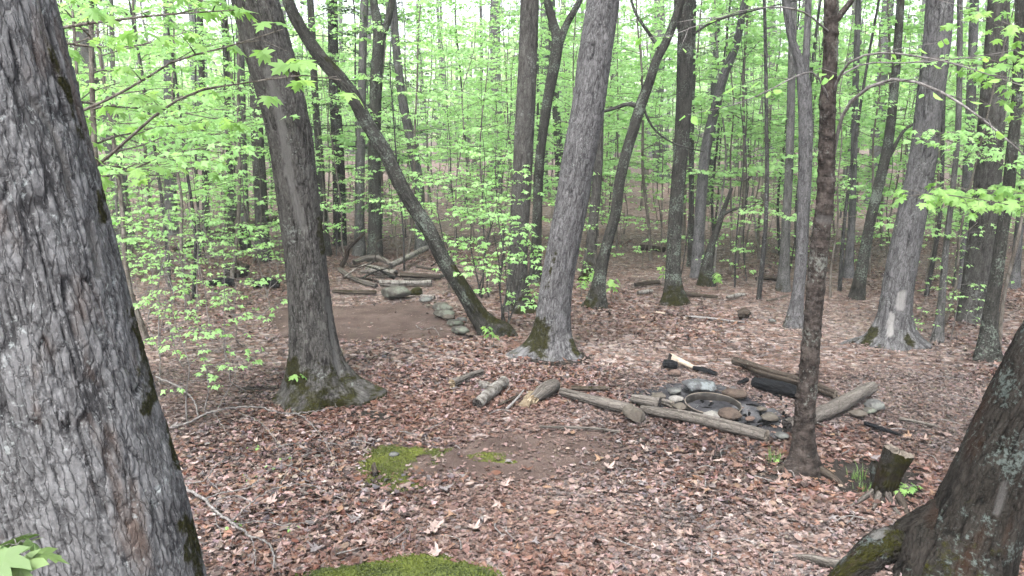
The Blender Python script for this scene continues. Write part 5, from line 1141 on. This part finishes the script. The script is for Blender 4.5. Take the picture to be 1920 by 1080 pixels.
# ------------------------------------------------------------------ trees of the wood behind
BG = []
for k in range(6):
    rg2 = np.random.default_rng(600 + k); H = [13, 15, 17, 14, 16, 18][k]; r0 = [.11, .16, .21, .08, .13, .18][k]
    P = stem_path(H, rg2, [.03, .05, .02, .06, .04, .01][k], .10, 10, -.3); R = np.interp(np.linspace(0, 1, 10), [0, .06, 1], [r0 * 1.25, r0, r0 * .3])
    b, info = trunk_buf([tuple(p) for p in P], R, 18, .11, ('plate', .007, .035, 3), 600 + k, lobes=[(a_, .05, 3) for a_ in (20, 140, 260)], swell=(.04, .25), lobe_h=.2, hz0=.3, moss=(.35, .6, 90, 0))
    LP, LD = [], []; tb = Buf(); az = 0
    nl = 12
    for q in range(nl):
        u = .28 + .72 * (q + rg2.random()) / nl; i = min(len(info['C']) - 2, int(u * (len(info['C']) - 1))); az += 2.4 + rg2.normal(0, .5); el = rg2.uniform(.2, .9); l = rg2.uniform(1.4, 3.4) * (1.25 - .6 * u)
        pts = spray(tb, LP, LD, info['C'][i], [math.cos(az) * math.cos(el), math.sin(az) * math.cos(el), math.sin(el)], l, .022, rg2, .15, 3, .26, lift=.25, n=4, sub=.45)
        for m in range(2):
            a2 = az + rg2.normal(0, .9); e2 = rg2.uniform(.0, .9); spray(tb, LP, LD, pts[int(rg2.integers(2, 6))], [math.cos(a2) * math.cos(e2), math.sin(a2) * math.cos(e2), math.sin(e2)], l * .55, .012, rg2, .15, 3, .26, lift=.1, n=3, sub=.45)
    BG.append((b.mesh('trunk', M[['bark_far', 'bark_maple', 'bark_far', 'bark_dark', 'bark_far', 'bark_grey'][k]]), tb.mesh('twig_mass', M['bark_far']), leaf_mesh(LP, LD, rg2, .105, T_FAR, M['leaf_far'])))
n = 0; tries = 0; rg = np.random.default_rng(95)
while n < 80 and tries < 9000:
    tries += 1
    y = 13.5 + 50 * rg.random() ** 1.1; x = rg.uniform(-1, 1) * (.68 * y + 3)
    if not free(x, y, 1.1): continue
    pxl = 960 + F * x / y
    if y < 16 and (560 < pxl < 900): continue
    placed.append((x, y)); v = int(rg.integers(6))
    if y < 22: v = int(rg.choice([0, 3, 3, 4]))
    lab = whereabouts(x, y, 'slim tree' if v in (0, 3, 4) else 'broad tree')
    place(BG[v], 'forest_tree', lab, 'tree', (x, y, gh(x, y)), rg.uniform(0, 6.28), rg.uniform(.85, 1.2), ['slim trees in the wood behind', 'broad trees deep in the wood'][0 if v in (0, 3, 4) else 1]); n += 1
# thin poles with bare stems
pol = [gen_sapling(700 + k, h, r, 12, 1.0, .09, T_FAR, per=3, gap=.14, first=.55, subgap=.2, wob=.07, lean=.05, bmat=bm_) for k, (h, r, bm_) in enumerate([(5.0, .013, 'bark_grey'), (6.5, .018, 'branch_grey'), (4.2, .009, 'bark_far'), (7.5, .025, 'bark_far')])]
n = 0; rg = np.random.default_rng(97)
while n < 170:
    y = 10.5 + 22 * rg.random() ** 1.2; x = rg.uniform(-1, 1) * (.66 * y + 1); pxl = 960 + F * x / y
    if y < 12.5 and 500 < pxl < 1350: continue
    if not free(x, y, .5): continue
    placed.append((x, y)); v = int(rg.integers(4))
    place(pol[v], 'young_beech', whereabouts(x, y, ['thin bare grey pole', 'smooth grey pole', 'thin dark pole', 'stout bare pole'][v]), 'tree', (x, y, gh(x, y)), rg.uniform(0, 6.28), rg.uniform(.85, 1.2), 'thin bare poles in the wood'); n += 1
# two dark hemlocks
def hemlock(seed, H):
    rg = np.random.default_rng(seed); sb = Buf(); C, _ = catmull(stem_path(H, rg, .01, .03), 30); tube(sb, C, np.linspace(.14, .02, 30), 10); tb = Buf(); LP, LD = [], []; az = 0
    for q in range(80):
        u = .1 + .9 * q / 80; i = min(28, int(u * 29)); az += 2.4; l = 2.2 * (1.05 - u) * rg.uniform(.8, 1.15) + .3
        spray(tb, LP, LD, C[i], [math.cos(az), math.sin(az), .15], l, .012, rg, .07, 3, .14, lift=-.25, n=3, sub=.4)
    return sb.mesh('trunk', M['bark_dark']), tb.mesh('twig_mass', M['bark_dark']), leaf_mesh(LP, LD, rg, .06, T_FAR, M['needle'])
hk = hemlock(31, 12)
for (x, Y_, s, lab) in [(635, 16, 1.0, 'dark feathery hemlock behind the leaning dark trunk'), (1325, 24, .9, 'dim hemlock showing beyond the dark straight trunk')]:
    p = at(x, 400, Y_); place(hk, 'hemlock_tree', lab, 'tree', (p.x, p.y, gh(p.x, p.y)), x, s)
# far wood reads as one mass
rg = np.random.default_rng(99); b = Buf(); fw = Buf()
LP = []; 
for k in range(300):
    y = rg.uniform(60, 112); x = rg.uniform(-1, 1) * (.70 * y + 5); z = gh(x, y); H = rg.uniform(5, 12); tube(fw, np.array([[x, y, z - .3], [x + rg.normal(0, .4), y, z + H * .5], [x + rg.normal(0, .8), y, z + H]]), [rg.uniform(.12, .3), .12, .04], 6)
    m = 240; hz = rg.random(m) ** .8; rad = (1.2 + 2.2 * np.sin(np.pi * np.clip(hz, .05, .95))); a = rg.uniform(0, 6.28, m); rr = rad * np.sqrt(rg.random(m))
    LP.append(np.c_[x + rr * np.cos(a), y + rr * np.sin(a), z + .5 + hz * (H - .5)])
LP = np.concatenate(LP); N = len(LP); d = np.c_[rg.normal(0, 1, (N, 2)), -rg.random(N) * .6]
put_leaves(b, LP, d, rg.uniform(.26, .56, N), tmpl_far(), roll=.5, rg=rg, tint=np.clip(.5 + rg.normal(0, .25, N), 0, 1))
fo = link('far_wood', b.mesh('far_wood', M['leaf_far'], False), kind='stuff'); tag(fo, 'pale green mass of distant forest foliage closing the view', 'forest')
link('far_trunks', fw.mesh('far_trunks', M['bark_far']), fo, kind='stuff')

# ------------------------------------------------------------------ the milky damp air of the wood
t = NT('haze_air'); pv = t.node('VolumePrincipled'); pv.inputs['Color'].default_value = (.93, .96, .93, 1); pv.inputs['Density'].default_value = HAZE; pv.inputs['Anisotropy'].default_value = .2
t.l.new(pv.outputs[0], t.out.inputs['Volume'])
bm = bmesh.new(); bmesh.ops.create_cube(bm, size=1.0); bm.transform(Matrix.Translation((0, 60, 20)) @ Matrix.Diagonal((300, 250, 46, 1)))
me = bpy.data.meshes.new('haze'); bm.to_mesh(me); bm.free(); me.materials.append(t.m); hz_ = link('haze', me, kind='stuff'); hz_['label'] = 'thin milky air filling the wood'; hz_['category'] = 'haze'
